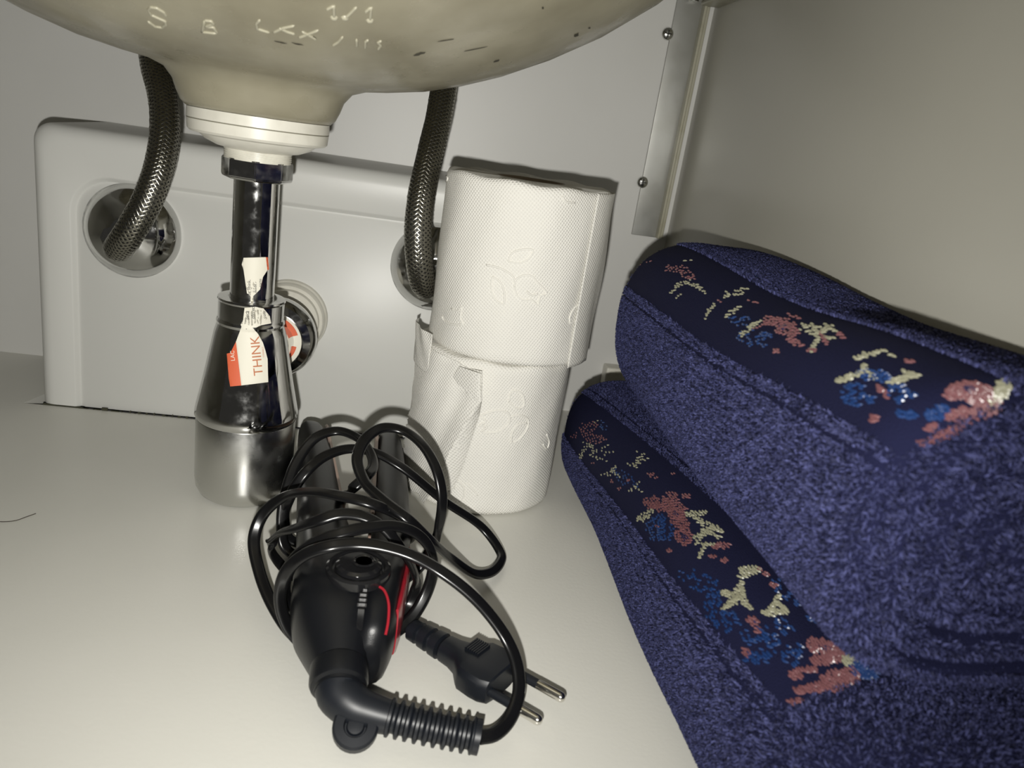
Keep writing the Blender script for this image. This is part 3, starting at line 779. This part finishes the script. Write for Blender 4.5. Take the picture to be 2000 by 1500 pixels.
    me.loops.add(n_ * 7); me.loops.foreach_set('vertex_index', loops.astype(np.int32))
    me.polygons.add(n_ * 2)
    st = np.stack([np.arange(n_) * 7, np.arange(n_) * 7 + 4], 1).ravel()
    me.polygons.foreach_set('loop_start', st.astype(np.int32))
    me.update(); me.validate()
    o = link_mesh('terry_pile', me, M['pile'], root, smooth=False); o['kind'] = 'stuff'
    return root, bvh, ground

t_low, TBL, g_low = make_towel('rolled_towel', 'rolled navy terry towel with woven flower band, lying on the cabinet floor',
    [0.505, 0.46, 0.40, 0.34, 0.28, 0.22, 0.155], [0.163, 0.165, 0.168, 0.169, 0.170, 0.174, 0.178], [0.042, 0.0435, 0.0438, 0.0446, 0.0450, 0.0454, 0.0455],
    [0.047, 0.0485, 0.0485, 0.049, 0.050, 0.053, 0.055], [0.0405, 0.042, 0.0425, 0.0435, 0.044, 0.0445, 0.0445], 1,
    [(1150, 860), (1240, 910), (1330, 1020), (1470, 1160), (1600, 1290)], 180000, 0.186, 2.6, 5.5)
t_up, TBU, g_up = make_towel('rolled_towel', 'rolled navy terry towel with woven flower band, stacked on the other towel',
    [0.445, 0.41, 0.37, 0.32, 0.28, 0.235, 0.174], [0.168, 0.169, 0.170, 0.1705, 0.171, 0.1715, 0.172], [0.1420, 0.1420, 0.1415, 0.1405, 0.1410, 0.1425, 0.1432],
    [0.044, 0.047, 0.048, 0.048, 0.048, 0.0475, 0.0465], [0.0480, 0.0495, 0.0485, 0.0465, 0.0462, 0.0482, 0.0492], 2,
    [(1335, 555), (1430, 590), (1550, 645), (1690, 715)], 170000, 0.176, 2.5, 5.0)

# woven flowers: single stitches laid on the band (threads too small to pick apart, one part per colour and motif)
def stitches(bvh, root, blobs, colour, space=6.6, dens=1.0, name='woven_motif'):
    V, F = [], []
    for (cx, cy, rx, ry, ang) in blobs:
        ca, sa = math.cos(math.radians(ang)), math.sin(math.radians(ang))
        ny = int(2 * ry / (space * 0.62)) + 1; nx = int(2 * rx / (space * 1.25)) + 1
        for j in range(ny + 1):
            for i in range(nx + 1):
                x = -rx + 2 * rx * (i + 0.5 * (j % 2)) / max(nx, 1); y = -ry + 2 * ry * j / max(ny, 1)
                if (x / rx) ** 2 + (y / ry) ** 2 > random.uniform(0.75, 1.15): continue
                if random.random() > dens: continue
                px = cx + x * ca - y * sa + random.uniform(-1, 1); py = cy + x * sa + y * ca + random.uniform(-1, 1)
                p, n = hit(bvh, px, py)
                if p is None: continue
                dist = (p - CAM_POS).length
                mmpp = dist / FPX
                ax = Vector((0.12, -1, 0)); ax = (ax - n * ax.dot(n)).normalized(); bt = n.cross(ax)
                if random.random() < 0.25: ax, bt = (ax + bt * 0.5).normalized(), (bt - ax * 0.5).normalized()
                L_ = 0.00145 * random.uniform(0.7, 1.1); W_ = 0.00052; H_ = 0.00055
                b = len(V)
                V += [p - ax * L_, p - ax * L_ * 0.4 + bt * W_, p + ax * L_ * 0.4 + bt * W_, p + ax * L_, p + ax * L_ * 0.4 - bt * W_, p - ax * L_ * 0.4 - bt * W_, p - ax * L_ * 0.45 + n * H_, p + ax * L_ * 0.45 + n * H_]
                F += [(b, b + 1, b + 6), (b + 1, b + 2, b + 7, b + 6), (b + 2, b + 3, b + 7), (b + 3, b + 4, b + 7), (b + 4, b + 5, b + 6, b + 7), (b + 5, b, b + 6)]
    if not V: return
    o = mesh(name, V, F, M[colour], root, smooth=False); o['kind'] = 'stuff'
    o['label'] = {'thread_pink': 'pink woven flower petals', 'thread_cream': 'cream woven leaves', 'thread_blue': 'blue woven petals', 'thread_navy': 'navy woven flower eyes'}[colour]
def Z7(l): return [(1160 + a * 0.42, 440 + b * 0.42, c * 0.42, d * 0.42, e) for a, b, c, d, e in l]
def Z8(l): return [(1060 + a * 0.5134, 730 + b * 0.5134, c * 0.5134, d * 0.5134, e) for a, b, c, d, e in l]
# upper towel
stitches(TBU, t_up, Z7([(390, 205, 70, 22, 10), (440, 235, 40, 18, 20), (240, 175, 35, 8, -20)]), 'thread_pink', 6, 0.7)
stitches(TBU, t_up, Z7([(370, 300, 45, 12, -50), (410, 275, 50, 10, -25), (460, 280, 50, 9, 20), (500, 300, 40, 9, 30), (440, 160, 26, 7, -25), (400, 325, 30, 8, -40)]), 'thread_cream', 6, 0.75)
stitches(TBU, t_up, Z7([(645, 325, 55, 10, -10), (660, 300, 30, 8, -60), (625, 320, 22, 8, 40), (640, 405, 48, 10, -35), (540, 395, 45, 9, -55), (690, 300, 30, 6, -15)]), 'thread_cream', 6, 0.75)
stitches(TBU, t_up, Z7([(740, 355, 30, 8, 10), (700, 350, 12, 5, 0), (580, 350, 18, 5, 20)]), 'thread_pink', 6, 0.55)
stitches(TBU, t_up, Z7([(860, 450, 85, 26, 8), (900, 490, 62, 28, 15), (930, 425, 36, 12, 20), (770, 470, 40, 9, -25), (930, 540, 45, 14, 20), (848, 585, 16, 14, 0), (1070, 530, 45, 10, 60), (1015, 580, 20, 10, 0), (1150, 515, 26, 12, 40)]), 'thread_pink', 6.2, 0.92)
stitches(TBU, t_up, Z7([(710, 490, 55, 15, -35), (750, 460, 40, 9, -25), (1010, 475, 50, 14, 10), (1060, 490, 60, 10, -20), (1070, 520, 55, 9, 10), (1100, 480, 36, 9, 30), (1030, 550, 40, 9, -60), (1000, 500, 50, 8, 20)]), 'thread_cream', 6, 0.8)
stitches(TBU, t_up, Z7([(740, 530, 80, 42, 10), (800, 510, 40, 20, 0), (760, 250, 26, 20, 0), (680, 440, 60, 25, 10), (1220, 790, 85, 55, 15), (1430, 780, 70, 45, 20), (1300, 700, 80, 30, 10), (1450, 880, 55, 25, 0), (1600, 870, 60, 30, -20)]), 'thread_blue', 6.4, 0.5)
stitches(TBU, t_up, Z7([(1200, 700, 75, 13, -18), (1245, 670, 45, 13, -60), (1280, 690, 50, 10, 45), (1160, 715, 40, 12, -25), (1270, 605, 65, 14, -14), (1330, 590, 36, 10, -10), (1440, 710, 68, 15, -20), (1470, 690, 42, 11, 20), (1380, 605, 22, 7, 10)]), 'thread_cream', 6.4, 0.9)
stitches(TBU, t_up, Z7([(1340, 770, 36, 18, 40), (1310, 895, 24, 18, -30), (1360, 795, 18, 12, 0), (1470, 630, 20, 6, 0)]), 'thread_pink', 6.4, 0.8)
stitches(TBU, t_up, Z7([(1720, 770, 95, 38, -8), (1790, 790, 70, 40, -20), (1680, 880, 60, 18, -25), (1760, 880, 75, 20, -35), (1640, 970, 90, 15, -25), (1570, 940, 36, 12, -30), (1840, 850, 55, 30, -40), (1540, 1010, 30, 10, -20)]), 'thread_pink', 6.6, 0.9)
stitches(TBU, t_up, Z7([(1905, 760, 55, 34, -50), (1880, 800, 50, 18, -40)]), 'thread_cream', 6.6, 0.95)
stitches(TBU, t_up, Z7([(880, 472, 20, 10, 0), (1745, 765, 24, 14, 0)]), 'thread_navy', 5, 1)
# lower towel
stitches(TBL, t_low, Z8([(175, 200, 42, 20, -10), (185, 240, 48, 20, 25), (120, 235, 20, 10, -30), (230, 245, 20, 10, 40), (190, 340, 9, 6, 0)]), 'thread_pink', 6, 0.9)
stitches(TBL, t_low, Z8([(160, 290, 34, 8, -50), (190, 290, 40, 8, 70), (215, 290, 45, 7, -30), (240, 300, 34, 7, -10), (210, 320, 40, 7, 20), (145, 320, 24, 8, -70), (210, 180, 18, 6, -30), (180, 275, 36, 7, 30)]), 'thread_cream', 6, 0.85)
stitches(TBL, t_low, Z8([(265, 370, 30, 8, -50), (240, 378, 26, 6, -20), (280, 380, 22, 6, 40), (365, 330, 34, 8, -55), (340, 350, 26, 7, 20), (385, 330, 22, 6, -30), (350, 430, 34, 8, -40), (365, 440, 20, 6, 30), (360, 315, 24, 7, 80)]), 'thread_cream', 6, 0.9)
stitches(TBL, t_low, Z8([(412, 382, 16, 9, 0), (430, 395, 9, 6, 0), (260, 410, 8, 8, 60), (290, 435, 9, 6, 0), (497, 380, 9, 5, 0), (325, 402, 8, 5, 0)]), 'thread_pink', 5.6, 0.9)
stitches(TBL, t_low, Z8([(440, 495, 62, 26, 12), (500, 510, 60, 34, 40), (515, 555, 55, 30, 50), (535, 620, 36, 34, 50), (490, 460, 22, 14, 0), (545, 465, 18, 12, 0), (480, 675, 14, 8, 0), (435, 580, 10, 6, 0), (655, 660, 16, 10, 0), (685, 650, 24, 12, 0), (645, 695, 16, 10, 0), (690, 710, 16, 8, 0), (420, 500, 30, 16, 0)]), 'thread_pink', 6, 0.97)
stitches(TBL, t_low, Z8([(390, 535, 48, 14, -30), (380, 550, 34, 10, -20), (590, 530, 40, 12, 0), (575, 545, 40, 10, 20), (640, 580, 58, 16, 20), (620, 600, 50, 14, -30), (600, 620, 40, 10, -60), (650, 610, 36, 10, 30), (605, 680, 30, 9, -70), (630, 650, 30, 9, 0)]), 'thread_cream', 6, 0.95)
stitches(TBL, t_low, Z8([(430, 590, 40, 50, 20), (470, 600, 30, 40, 20), (440, 550, 34, 20, 0), (230, 200, 18, 20, 0), (310, 395, 60, 26, 30)]), 'thread_blue', 6.2, 0.7)
stitches(TBL, t_low, Z8([(785, 745, 48, 16, -5), (775, 765, 36, 10, -20), (715, 840, 44, 16, 20), (745, 820, 48, 13, -65), (715, 875, 40, 12, -30), (770, 870, 40, 10, 45), (760, 830, 24, 12, 80), (885, 870, 40, 13, -65), (890, 905, 55, 13, -5), (915, 890, 34, 12, 40), (860, 900, 26, 10, -50)]), 'thread_cream', 6.2, 0.97)
stitches(TBL, t_low, Z8([(800, 940, 26, 14, 20), (820, 975, 12, 12, 0), (775, 1060, 18, 20, 0), (880, 805, 20, 8, 0), (850, 765, 14, 8, 0), (825, 745, 10, 6, 0)]), 'thread_pink', 6.2, 0.9)
stitches(TBL, t_low, Z8([(700, 940, 60, 40, 15), (830, 1000, 90, 50, 20), (920, 960, 50, 30, 20), (650, 880, 40, 60, 0), (930, 830, 70, 30, 40), (600, 790, 90, 40, 20), (1050, 950, 50, 20, 30), (960, 1070, 60, 40, 0), (820, 1080, 60, 25, 0)]), 'thread_blue', 6.4, 0.38)
stitches(TBL, t_low, Z8([(1060, 1040, 60, 32, 15), (1110, 1060, 50, 34, 30), (1060, 1090, 45, 20, 0), (965, 1140, 32, 20, -30), (1020, 1125, 26, 12, 0), (1120, 1165, 62, 44, -15), (1050, 1190, 60, 20, -10), (980, 1200, 36, 14, 0), (1170, 1150, 34, 34, 0), (960, 1245, 30, 10, -10)]), 'thread_pink', 6.4, 0.95)
stitches(TBL, t_low, Z8([(1190, 1055, 34, 26, 10), (1165, 1085, 26, 26, 0)]), 'thread_cream', 6.4, 0.97)
stitches(TBL, t_low, Z8([(1225, 1130, 54, 32, 10), (1205, 1110, 34, 20, 0)]), 'thread_blue', 5.6, 0.98)
stitches(TBL, t_low, Z8([(508, 535, 14, 9, 40), (540, 620, 14, 9, 40), (1078, 1045, 16, 9, 0)]), 'thread_navy', 4.6, 1)

# ------------------------------------------------------------------ hair straightener
iron = empty('hair_straightener', (-0.012, 0.30, 0.0), 'black and red hair straightener with tangled cord and two-pin plug on cabinet floor', 'hair straightener')
def arm_mesh(stations, mat_, name, n=20):
    """stations: (x, y, half width, z low, z high, exponent)"""
    V, F = [], []
    for (x, y, hw, z0, z1, ex) in stations:
        for k in range(n):
            a = 2 * math.pi * (k + 0.5) / n; c, s = math.cos(a), math.sin(a)
            kk = (abs(c) ** ex + abs(s) ** ex) ** (-1 / ex)
            V.append((x + hw * kk * c, y, (z0 + z1) / 2 + (z1 - z0) / 2 * kk * s))
    m = len(stations)
    for i in range(m - 1):
        for k in range(n):
            k2 = (k + 1) % n; F.append((i * n + k, i * n + k2, (i + 1) * n + k2, (i + 1) * n + k))
    F.append(tuple(reversed(range(n)))); F.append(tuple(range((m - 1) * n, m * n)))
    bm = bmesh.new(); bv = [bm.verts.new(v) for v in V]
    for f in F: bm.faces.new([bv[i] for i in f])
    return from_bm(name, bm, mat_, iron, sharp=50)
def interp_st(st, n=40):
    st = np.array(st, float); t = np.linspace(0, len(st) - 1, n)
    out = np.stack([np.interp(t, np.arange(len(st)), st[:, i]) for i in range(6)], 1)
    for _ in range(2):
        o2 = out.copy(); o2[1:-1] = (out[:-2] + 2 * out[1:-1] + out[2:]) / 4; out = o2
    return [tuple(r) for r in out]
armL = arm_mesh(interp_st([(-0.0125, 0.2640, 0.0105, 0.006, 0.028, 2.2), (-0.0140, 0.2720, 0.0135, 0.004, 0.033, 2.3), (-0.0165, 0.284, 0.0175, 0.002, 0.040, 2.8), (-0.0185, 0.298, 0.0190, 0.001, 0.043, 3.0), (-0.0220, 0.318, 0.0175, 0.001, 0.042, 3.2), (-0.0300, 0.355, 0.0135, 0.001, 0.038, 3.4), (-0.0385, 0.400, 0.0120, 0.001, 0.036, 3.4), (-0.0470, 0.455, 0.0105, 0.001, 0.034, 3.2), (-0.0565, 0.498, 0.0090, 0.002, 0.031, 3.0), (-0.0580, 0.505, 0.0060, 0.006, 0.026, 2.6)]), M['black'], 'lower_arm')
armR = arm_mesh(interp_st([(-0.0010, 0.2690, 0.0045, 0.010, 0.026, 2.3), (-0.0002, 0.2730, 0.0075, 0.004, 0.034, 2.6), (0.0008, 0.2840, 0.0088, 0.002, 0.040, 3.0), (0.0020, 0.300, 0.0092, 0.001, 0.042, 3.2), (0.0035, 0.330, 0.0100, 0.001, 0.039, 3.4), (0.0040, 0.370, 0.0105, 0.001, 0.037, 3.4), (0.0005, 0.430, 0.0100, 0.001, 0.035, 3.2), (-0.0030, 0.490, 0.0085, 0.002, 0.032, 3.0), (-0.0038, 0.505, 0.0055, 0.006, 0.026, 2.6)]), M['black'], 'upper_arm')
# red shell of the right hand arm: outer flank, and the fine red line at its rear end
sh = interp_st([(0.0092, 0.2860, 0.0010, 0.010, 0.034, 3.0), (0.0102, 0.2930, 0.0016, 0.006, 0.036, 3.0), (0.0114, 0.305, 0.0016, 0.006, 0.037, 3.0), (0.0126, 0.320, 0.0016, 0.006, 0.036, 3.0), (0.0132, 0.338, 0.0012, 0.008, 0.034, 3.0)])
o = arm_mesh(sh, M['red'], 'red_shell', 14); o['label'] = 'red glossy outer shell of the arm'
AR = bvh_of(armR)
P = []
for px, py in ((737, 1145), (748, 1152), (755, 1165), (758, 1182), (758, 1200), (756, 1220), (752, 1240)):
    for dx in range(0, 40, 2):
        p, n = hit(AR, px - dx, py)
        if p is not None: P.append(tuple(p + n * 0.0004)); break
tube('red_line', resample(spline(P, 8), 0.001), 0.00065, M['red'], armR, n=8)
for nm, arm, pts in (('heating_plate', armL, [(-0.0225, 0.375), (-0.0340, 0.440), (-0.0462, 0.494)]), ('heating_plate', armR, [(-0.0072, 0.375), (-0.0100, 0.440), (-0.0122, 0.494)])):
    (xa, ya), (xm, ym), (xe, ye) = pts
    bm = bmesh.new(); bm_box(bm, (-0.0011, -(ye - ya) / 2, -0.0125), (0.0011, (ye - ya) / 2, 0.0125))
    bmesh.ops.rotate(bm, verts=bm.verts, cent=(0, 0, 0), matrix=Matrix.Rotation(math.atan2(-(xe - xa), ye - ya), 3, 'Z'))
    bmesh.ops.translate(bm, verts=bm.verts, vec=((xa + xe) / 2, (ya + ye) / 2, 0.0185))
    bmesh.ops.bevel(bm, geom=list(bm.edges), offset=0.0006, segments=2, affect='EDGES')
    from_bm(nm, bm, M['plate'], arm, label='brownish ceramic heating plate')
hx, hy = -0.0095, 0.3010
hinge = lathe('hinge_cap', [(0.0145, 0.0405), (0.0142, 0.0440), (0.0132, 0.0448), (0.0118, 0.0446), (0.0112, 0.0432), (0.0104, 0.0430), (0.0100, 0.0452), (0.0085, 0.0462), (0.0, 0.0464)], (hx, hy, 0), M['black_gloss'], iron, n=56, sharp=25)
lathe('swirl_mark', [(0.0036, 0.0466), (0.0044, 0.0471), (0.0052, 0.0466)], (hx + 0.002, hy + 0.001, 0), M['black_gloss'], hinge, n=32)
bm = bmesh.new()
bm_box(bm, (-0.0072, 0.2735, 0.028), (-0.0046, 0.2905, 0.0415))
for k in range(4): bm_box(bm, (-0.0078, 0.2765 + k * 0.0035, 0.0405), (-0.0040, 0.2778 + k * 0.0035, 0.0422))
from_bm('slot_teeth', bm, M['black_gloss'], iron, smooth=False)
# cord swivel: collar, elbow, hanging tab, ribbed strain relief
cA = Vector((-0.0122, 0.2665, 0.0175)); cB = Vector((-0.0112, 0.2560, 0.0150))
dirc = (cB - cA).normalized()
lathe('swivel_collar', [(0.0105, -0.002), (0.0118, 0.0), (0.0118, 0.0075), (0.0112, 0.0090), (0.0098, 0.0098), (0.0095, 0.0110)], cA, M['black'], iron, axis=dirc, n=40, sharp=30)
e0 = cA + dirc * 0.009
pE = [e0, at_z(662, 1352, 0.0145), at_z(690, 1378, 0.0125), at_z(728, 1392, 0.0115), at_z(765, 1402, 0.0110)]
PE = resample(spline([tuple(p) for p in pE], 12), 0.0012)
sc = np.interp(np.linspace(0, 1, len(PE)), [0, 0.3, 0.6, 1.0], [0.0094, 0.0089, 0.0076, 0.0064])
tube('swivel_elbow', PE, 1.0, M['rubber'], iron, n=28, scale=sc)
pS = [at_z(758, 1400, 0.0110), at_z(820, 1415, 0.0100), at_z(880, 1428, 0.0090), at_z(938, 1440, 0.0085)]
PS = resample(spline([tuple(p) for p in pS], 14), 0.00035)
nS = len(PS); tt = np.linspace(0, 1, nS)
rib = 0.0066 + (-0.0004) * tt + 0.0009 * np.clip(np.sin(tt * 2 * math.pi * 10) * 2.2, -1, 1) * (tt < 0.93) + 0.0006 * (tt >= 0.93)
tube('strain_relief', PS, 1.0, M['rubber'], iron, n=24, scale=rib, label='ribbed rubber strain relief')
tabc = at_z(694, 1422, 0.0095)
tb_dir = Vector((-0.12, -0.86, -0.5)).normalized()
bm = bmesh.new()
sx = Vector((1, 0, 0)); sx = (sx - tb_dir * sx.dot(tb_dir)).normalized(); nz_ = -sx.cross(tb_dir)
def tabring(s, h):
    pts = []
    for k in range(28):
        a = 2 * math.pi * k / 28
        x, y = 0.0088 * s * math.cos(a), (0.0088 if math.sin(a) > 0 else 0.0115) * s * math.sin(a)
        pts.append(tabc + sx * x + tb_dir * y + nz_ * h)
    return [bm.verts.new(p) for p in pts]
rs = [tabring(0.9, -0.003), tabring(1.0, -0.002), tabring(1.0, 0.002), tabring(0.9, 0.003), tabring(0.52, 0.0032), tabring(0.46, 0.0012), tabring(0.40, 0.0012), tabring(0.34, 0.0026), tabring(0.16, 0.0028)]
for i in range(len(rs) - 1):
    for k in range(28): bm.faces.new((rs[i][k], rs[i][(k + 1) % 28], rs[i + 1][(k + 1) % 28], rs[i + 1][k]))
bm.faces.new(rs[0]); bm.faces.new(rs[-1])
from_bm('hanging_tab', bm, M['rubber'], iron, sharp=40, label='rounded hanging tab with oval eye')
# cord: flat twin cord, one continuous path (crop pixels, height)
def zc(l): return [tuple(at_z(470 + x / 3.0615, 790 + y / 3.0615, z)) for x, y, z in l]
cord_pts = [tuple(at_z(936, 1440, 0.0085)), tuple(at_z(965, 1434, 0.0085)), tuple(at_z(995, 1405, 0.010)), tuple(at_z(1013, 1355, 0.015)), tuple(at_z(1010, 1300, 0.022))] + zc([
    (1600, 1420, 0.028), (1500, 1270, 0.036), (1370, 1130, 0.044), (1200, 1000, 0.051), (1030, 905, 0.055), (850, 850, 0.0575), (690, 832, 0.058), (520, 850, 0.057), (380, 900, 0.052), (285, 985, 0.044), (240, 1100, 0.034), (245, 1230, 0.022), (310, 1370, 0.010), (420, 1460, 0.0045),
    (640, 1490, 0.004), (860, 1400, 0.006), (1010, 1290, 0.010), (1110, 1130, 0.020), (1150, 980, 0.032), (1130, 860, 0.043), (1050, 770, 0.051), (920, 725, 0.056), (760, 735, 0.058), (600, 770, 0.057), (440, 830, 0.052), (320, 930, 0.043), (270, 1060, 0.030), (300, 1200, 0.014), (420, 1290, 0.005),
    (680, 1320, 0.004), (900, 1290, 0.006), (1010, 1200, 0.010), (1050, 1080, 0.020), (1020, 960, 0.036), (950, 850, 0.048), (860, 740, 0.056), (740, 672, 0.060), (600, 655, 0.060), (470, 690, 0.057), (340, 735, 0.050), (225, 775, 0.040), (178, 850, 0.028), (225, 940, 0.016), (330, 1030, 0.006),
    (600, 1090, 0.004), (900, 1080, 0.005), (1060, 980, 0.010), (1150, 840, 0.024), (1192, 700, 0.040), (1205, 560, 0.053), (1175, 400, 0.065), (1090, 245, 0.074), (970, 155, 0.078), (850, 140, 0.079), (740, 215, 0.076), (697, 330, 0.070), (740, 460, 0.063), (850, 570, 0.060), (1000, 685, 0.055), (1130, 805, 0.043), (1260, 920, 0.024), (1400, 1012, 0.010), (1490, 1005, 0.006), (1548, 950, 0.005), (1555, 890, 0.005), (1450, 740, 0.014), (1210, 572, 0.032), (960, 372, 0.050), (800, 288, 0.055), (650, 265, 0.056), (500, 312, 0.054), (385, 410, 0.048), (300, 540, 0.036), (262, 690, 0.018), (300, 810, 0.006),
    (480, 830, 0.004), (600, 700, 0.005), (600, 580, 0.030), (660, 510, 0.048), (745, 435, 0.054), (790, 375, 0.056), (775, 290, 0.058), (700, 200, 0.060), (580, 158, 0.061), (450, 198, 0.058), (340, 335, 0.048), (270, 530, 0.034), (245, 700, 0.020), (270, 860, 0.007),
    (500, 960, 0.004), (850, 900, 0.005), (1010, 800, 0.025), (980, 690, 0.048), (800, 598, 0.061), (600, 548, 0.062), (400, 522, 0.058), (250, 558, 0.050), (132, 660, 0.040), (80, 800, 0.030), (112, 1000, 0.020), (200, 1215, 0.012), (330, 1390, 0.006), (560, 1500, 0.004), (800, 1430, 0.004), (930, 1330, 0.006)]) + [tuple(at_z(795, 1222, 0.0075)), tuple(at_z(812, 1232, 0.0085))]
PC = resample(spline(cord_pts, 14), 0.0016)
cw, chh = 0.0030, 0.00165
profc = []
for k in range(16):
    a = 2 * math.pi * k / 16; c, s = math.cos(a), math.sin(a)
    waist = 1 - 0.28 * math.exp(-(c / 0.25) ** 2)
    profc.append((-chh * s * waist, cw * c))
v, f = sweep_data(PC, profc, ref=(0.25, -0.45, 0.86))
V_ = np.array(v); V_[:, 2] = np.maximum(V_[:, 2], 0.0004)
cord = mesh('power_cord', V_, f, M['cord'], iron, label='flat twin cord in loose loops', sharp=60)
# plug
pt = at_z(800, 1226, 0.0085); pe = at_z(1062, 1385, 0.0085)
ang = math.atan2(pe.y - pt.y, pe.x - pt.x)
Lp = (pe - pt).length
pm = Matrix.Translation(pt) @ Matrix.Rotation(ang, 4, 'Z') @ Matrix.Rotation(math.radians(-1.5), 4, 'Y')
def plugpart(name, bm, m_, parent, **kw):
    bmesh.ops.transform(bm, matrix=pm, verts=bm.verts)
    return from_bm(name, bm, m_, parent, **kw)
def loft(bm, secs, n=28):
    rg = []
    for (x, hw, hh, ex) in secs:
        r_ = []
        for k in range(n):
            a = 2 * math.pi * (k + .5) / n; c, s = math.cos(a), math.sin(a); kk = (abs(c) ** ex + abs(s) ** ex) ** (-1 / ex)
            r_.append(bm.verts.new((x, hw * kk * c, hh * kk * s)))
        rg.append(r_)
    for i in range(len(rg) - 1):
        for k in range(n): bm.faces.new((rg[i][k], rg[i][(k + 1) % n], rg[i + 1][(k + 1) % n], rg[i + 1][k]))
    bm.faces.new(rg[0]); bm.faces.new(rg[-1])
u = Lp / 100.0
secs = [(0.0, 0.0028, 0.0026, 2.2)]
for k in range(3):
    x0 = (2 + k * 9.0) * u
    w_ = 0.0050 + 0.0005 * k
    secs += [(x0, w_ * 0.62, w_ * 0.6, 2.3), (x0 + 0.4 * u, w_, w_ * 0.92, 2.4), (x0 + 6.0 * u, w_ + 0.0003, w_ * 0.95, 2.4), (x0 + 6.6 * u, w_ * 0.70, w_ * 0.68, 2.3)]
secs += [(29 * u, 0.0060, 0.0056, 2.5), (36 * u, 0.0064, 0.0058, 2.6), (43 * u, 0.0080, 0.0062, 3.0), (49 * u, 0.0122, 0.0066, 4.0), (52 * u, 0.0138, 0.0068, 4.5), (60 * u, 0.0142, 0.0068, 5.0), (66 * u, 0.0140, 0.0066, 5.0), (71 * u, 0.0122, 0.0064, 5.0), (72 * u, 0.0100, 0.0058, 4.0)]
bm = bmesh.new(); loft(bm, secs)
plug = plugpart('plug', bm, M['rubber'], iron, sharp=32, label='two-pin plug with ribbed neck')
bm = bmesh.new()
for k in range(7): bm_box(bm, ((44 + k * 1.5) * u, -0.0046 + 0.003, 0.0060), ((44.8 + k * 1.5) * u, 0.0046 + 0.003, 0.0078))
plugpart('grip_ridges', bm, M['rubber'], plug, smooth=False)
for s in (-1, 1):
    bm = bmesh.new(); loft(bm, [(70 * u, 0.0021, 0.0021, 2), (88 * u, 0.0021, 0.0021, 2)], 20)
    plugpart('pin_sleeve', bm, M['rubber'], plug); 
    for p_ in (): pass
    o = C.objects[-1]; o.data.transform(Matrix.Translation(pm.to_3x3() @ Vector((0, s * 0.0092, 0))))
    bm = bmesh.new(); loft(bm, [(88 * u, 0.0022, 0.0022, 2), (103 * u, 0.0022, 0.0022, 2), (104.5 * u, 0.0020, 0.0020, 2), (105.6 * u, 0.0013, 0.0013, 2), (106 * u, 0.0004, 0.0004, 2)], 20)
    plugpart('pin_tip', bm, M['brass'], plug, label='metal pin tip')
    o = C.objects[-1]; o.data.transform(Matrix.Translation(pm.to_3x3() @ Vector((0, s * 0.0092, 0))))

# ------------------------------------------------------------------ a stray hair on the floor
P = resample(spline([tuple(at_z(x, y, 0.0003)) for x, y in ((-20, 1017), (5, 1019), (30, 1017), (50, 1010), (70, 1003))], 8), 0.002)
hr = tube('hair_strand', P, 0.00022, M['hair'], None, n=6)
tag(hr, 'thin dark stray hair lying on the bare cabinet floor', 'hair')
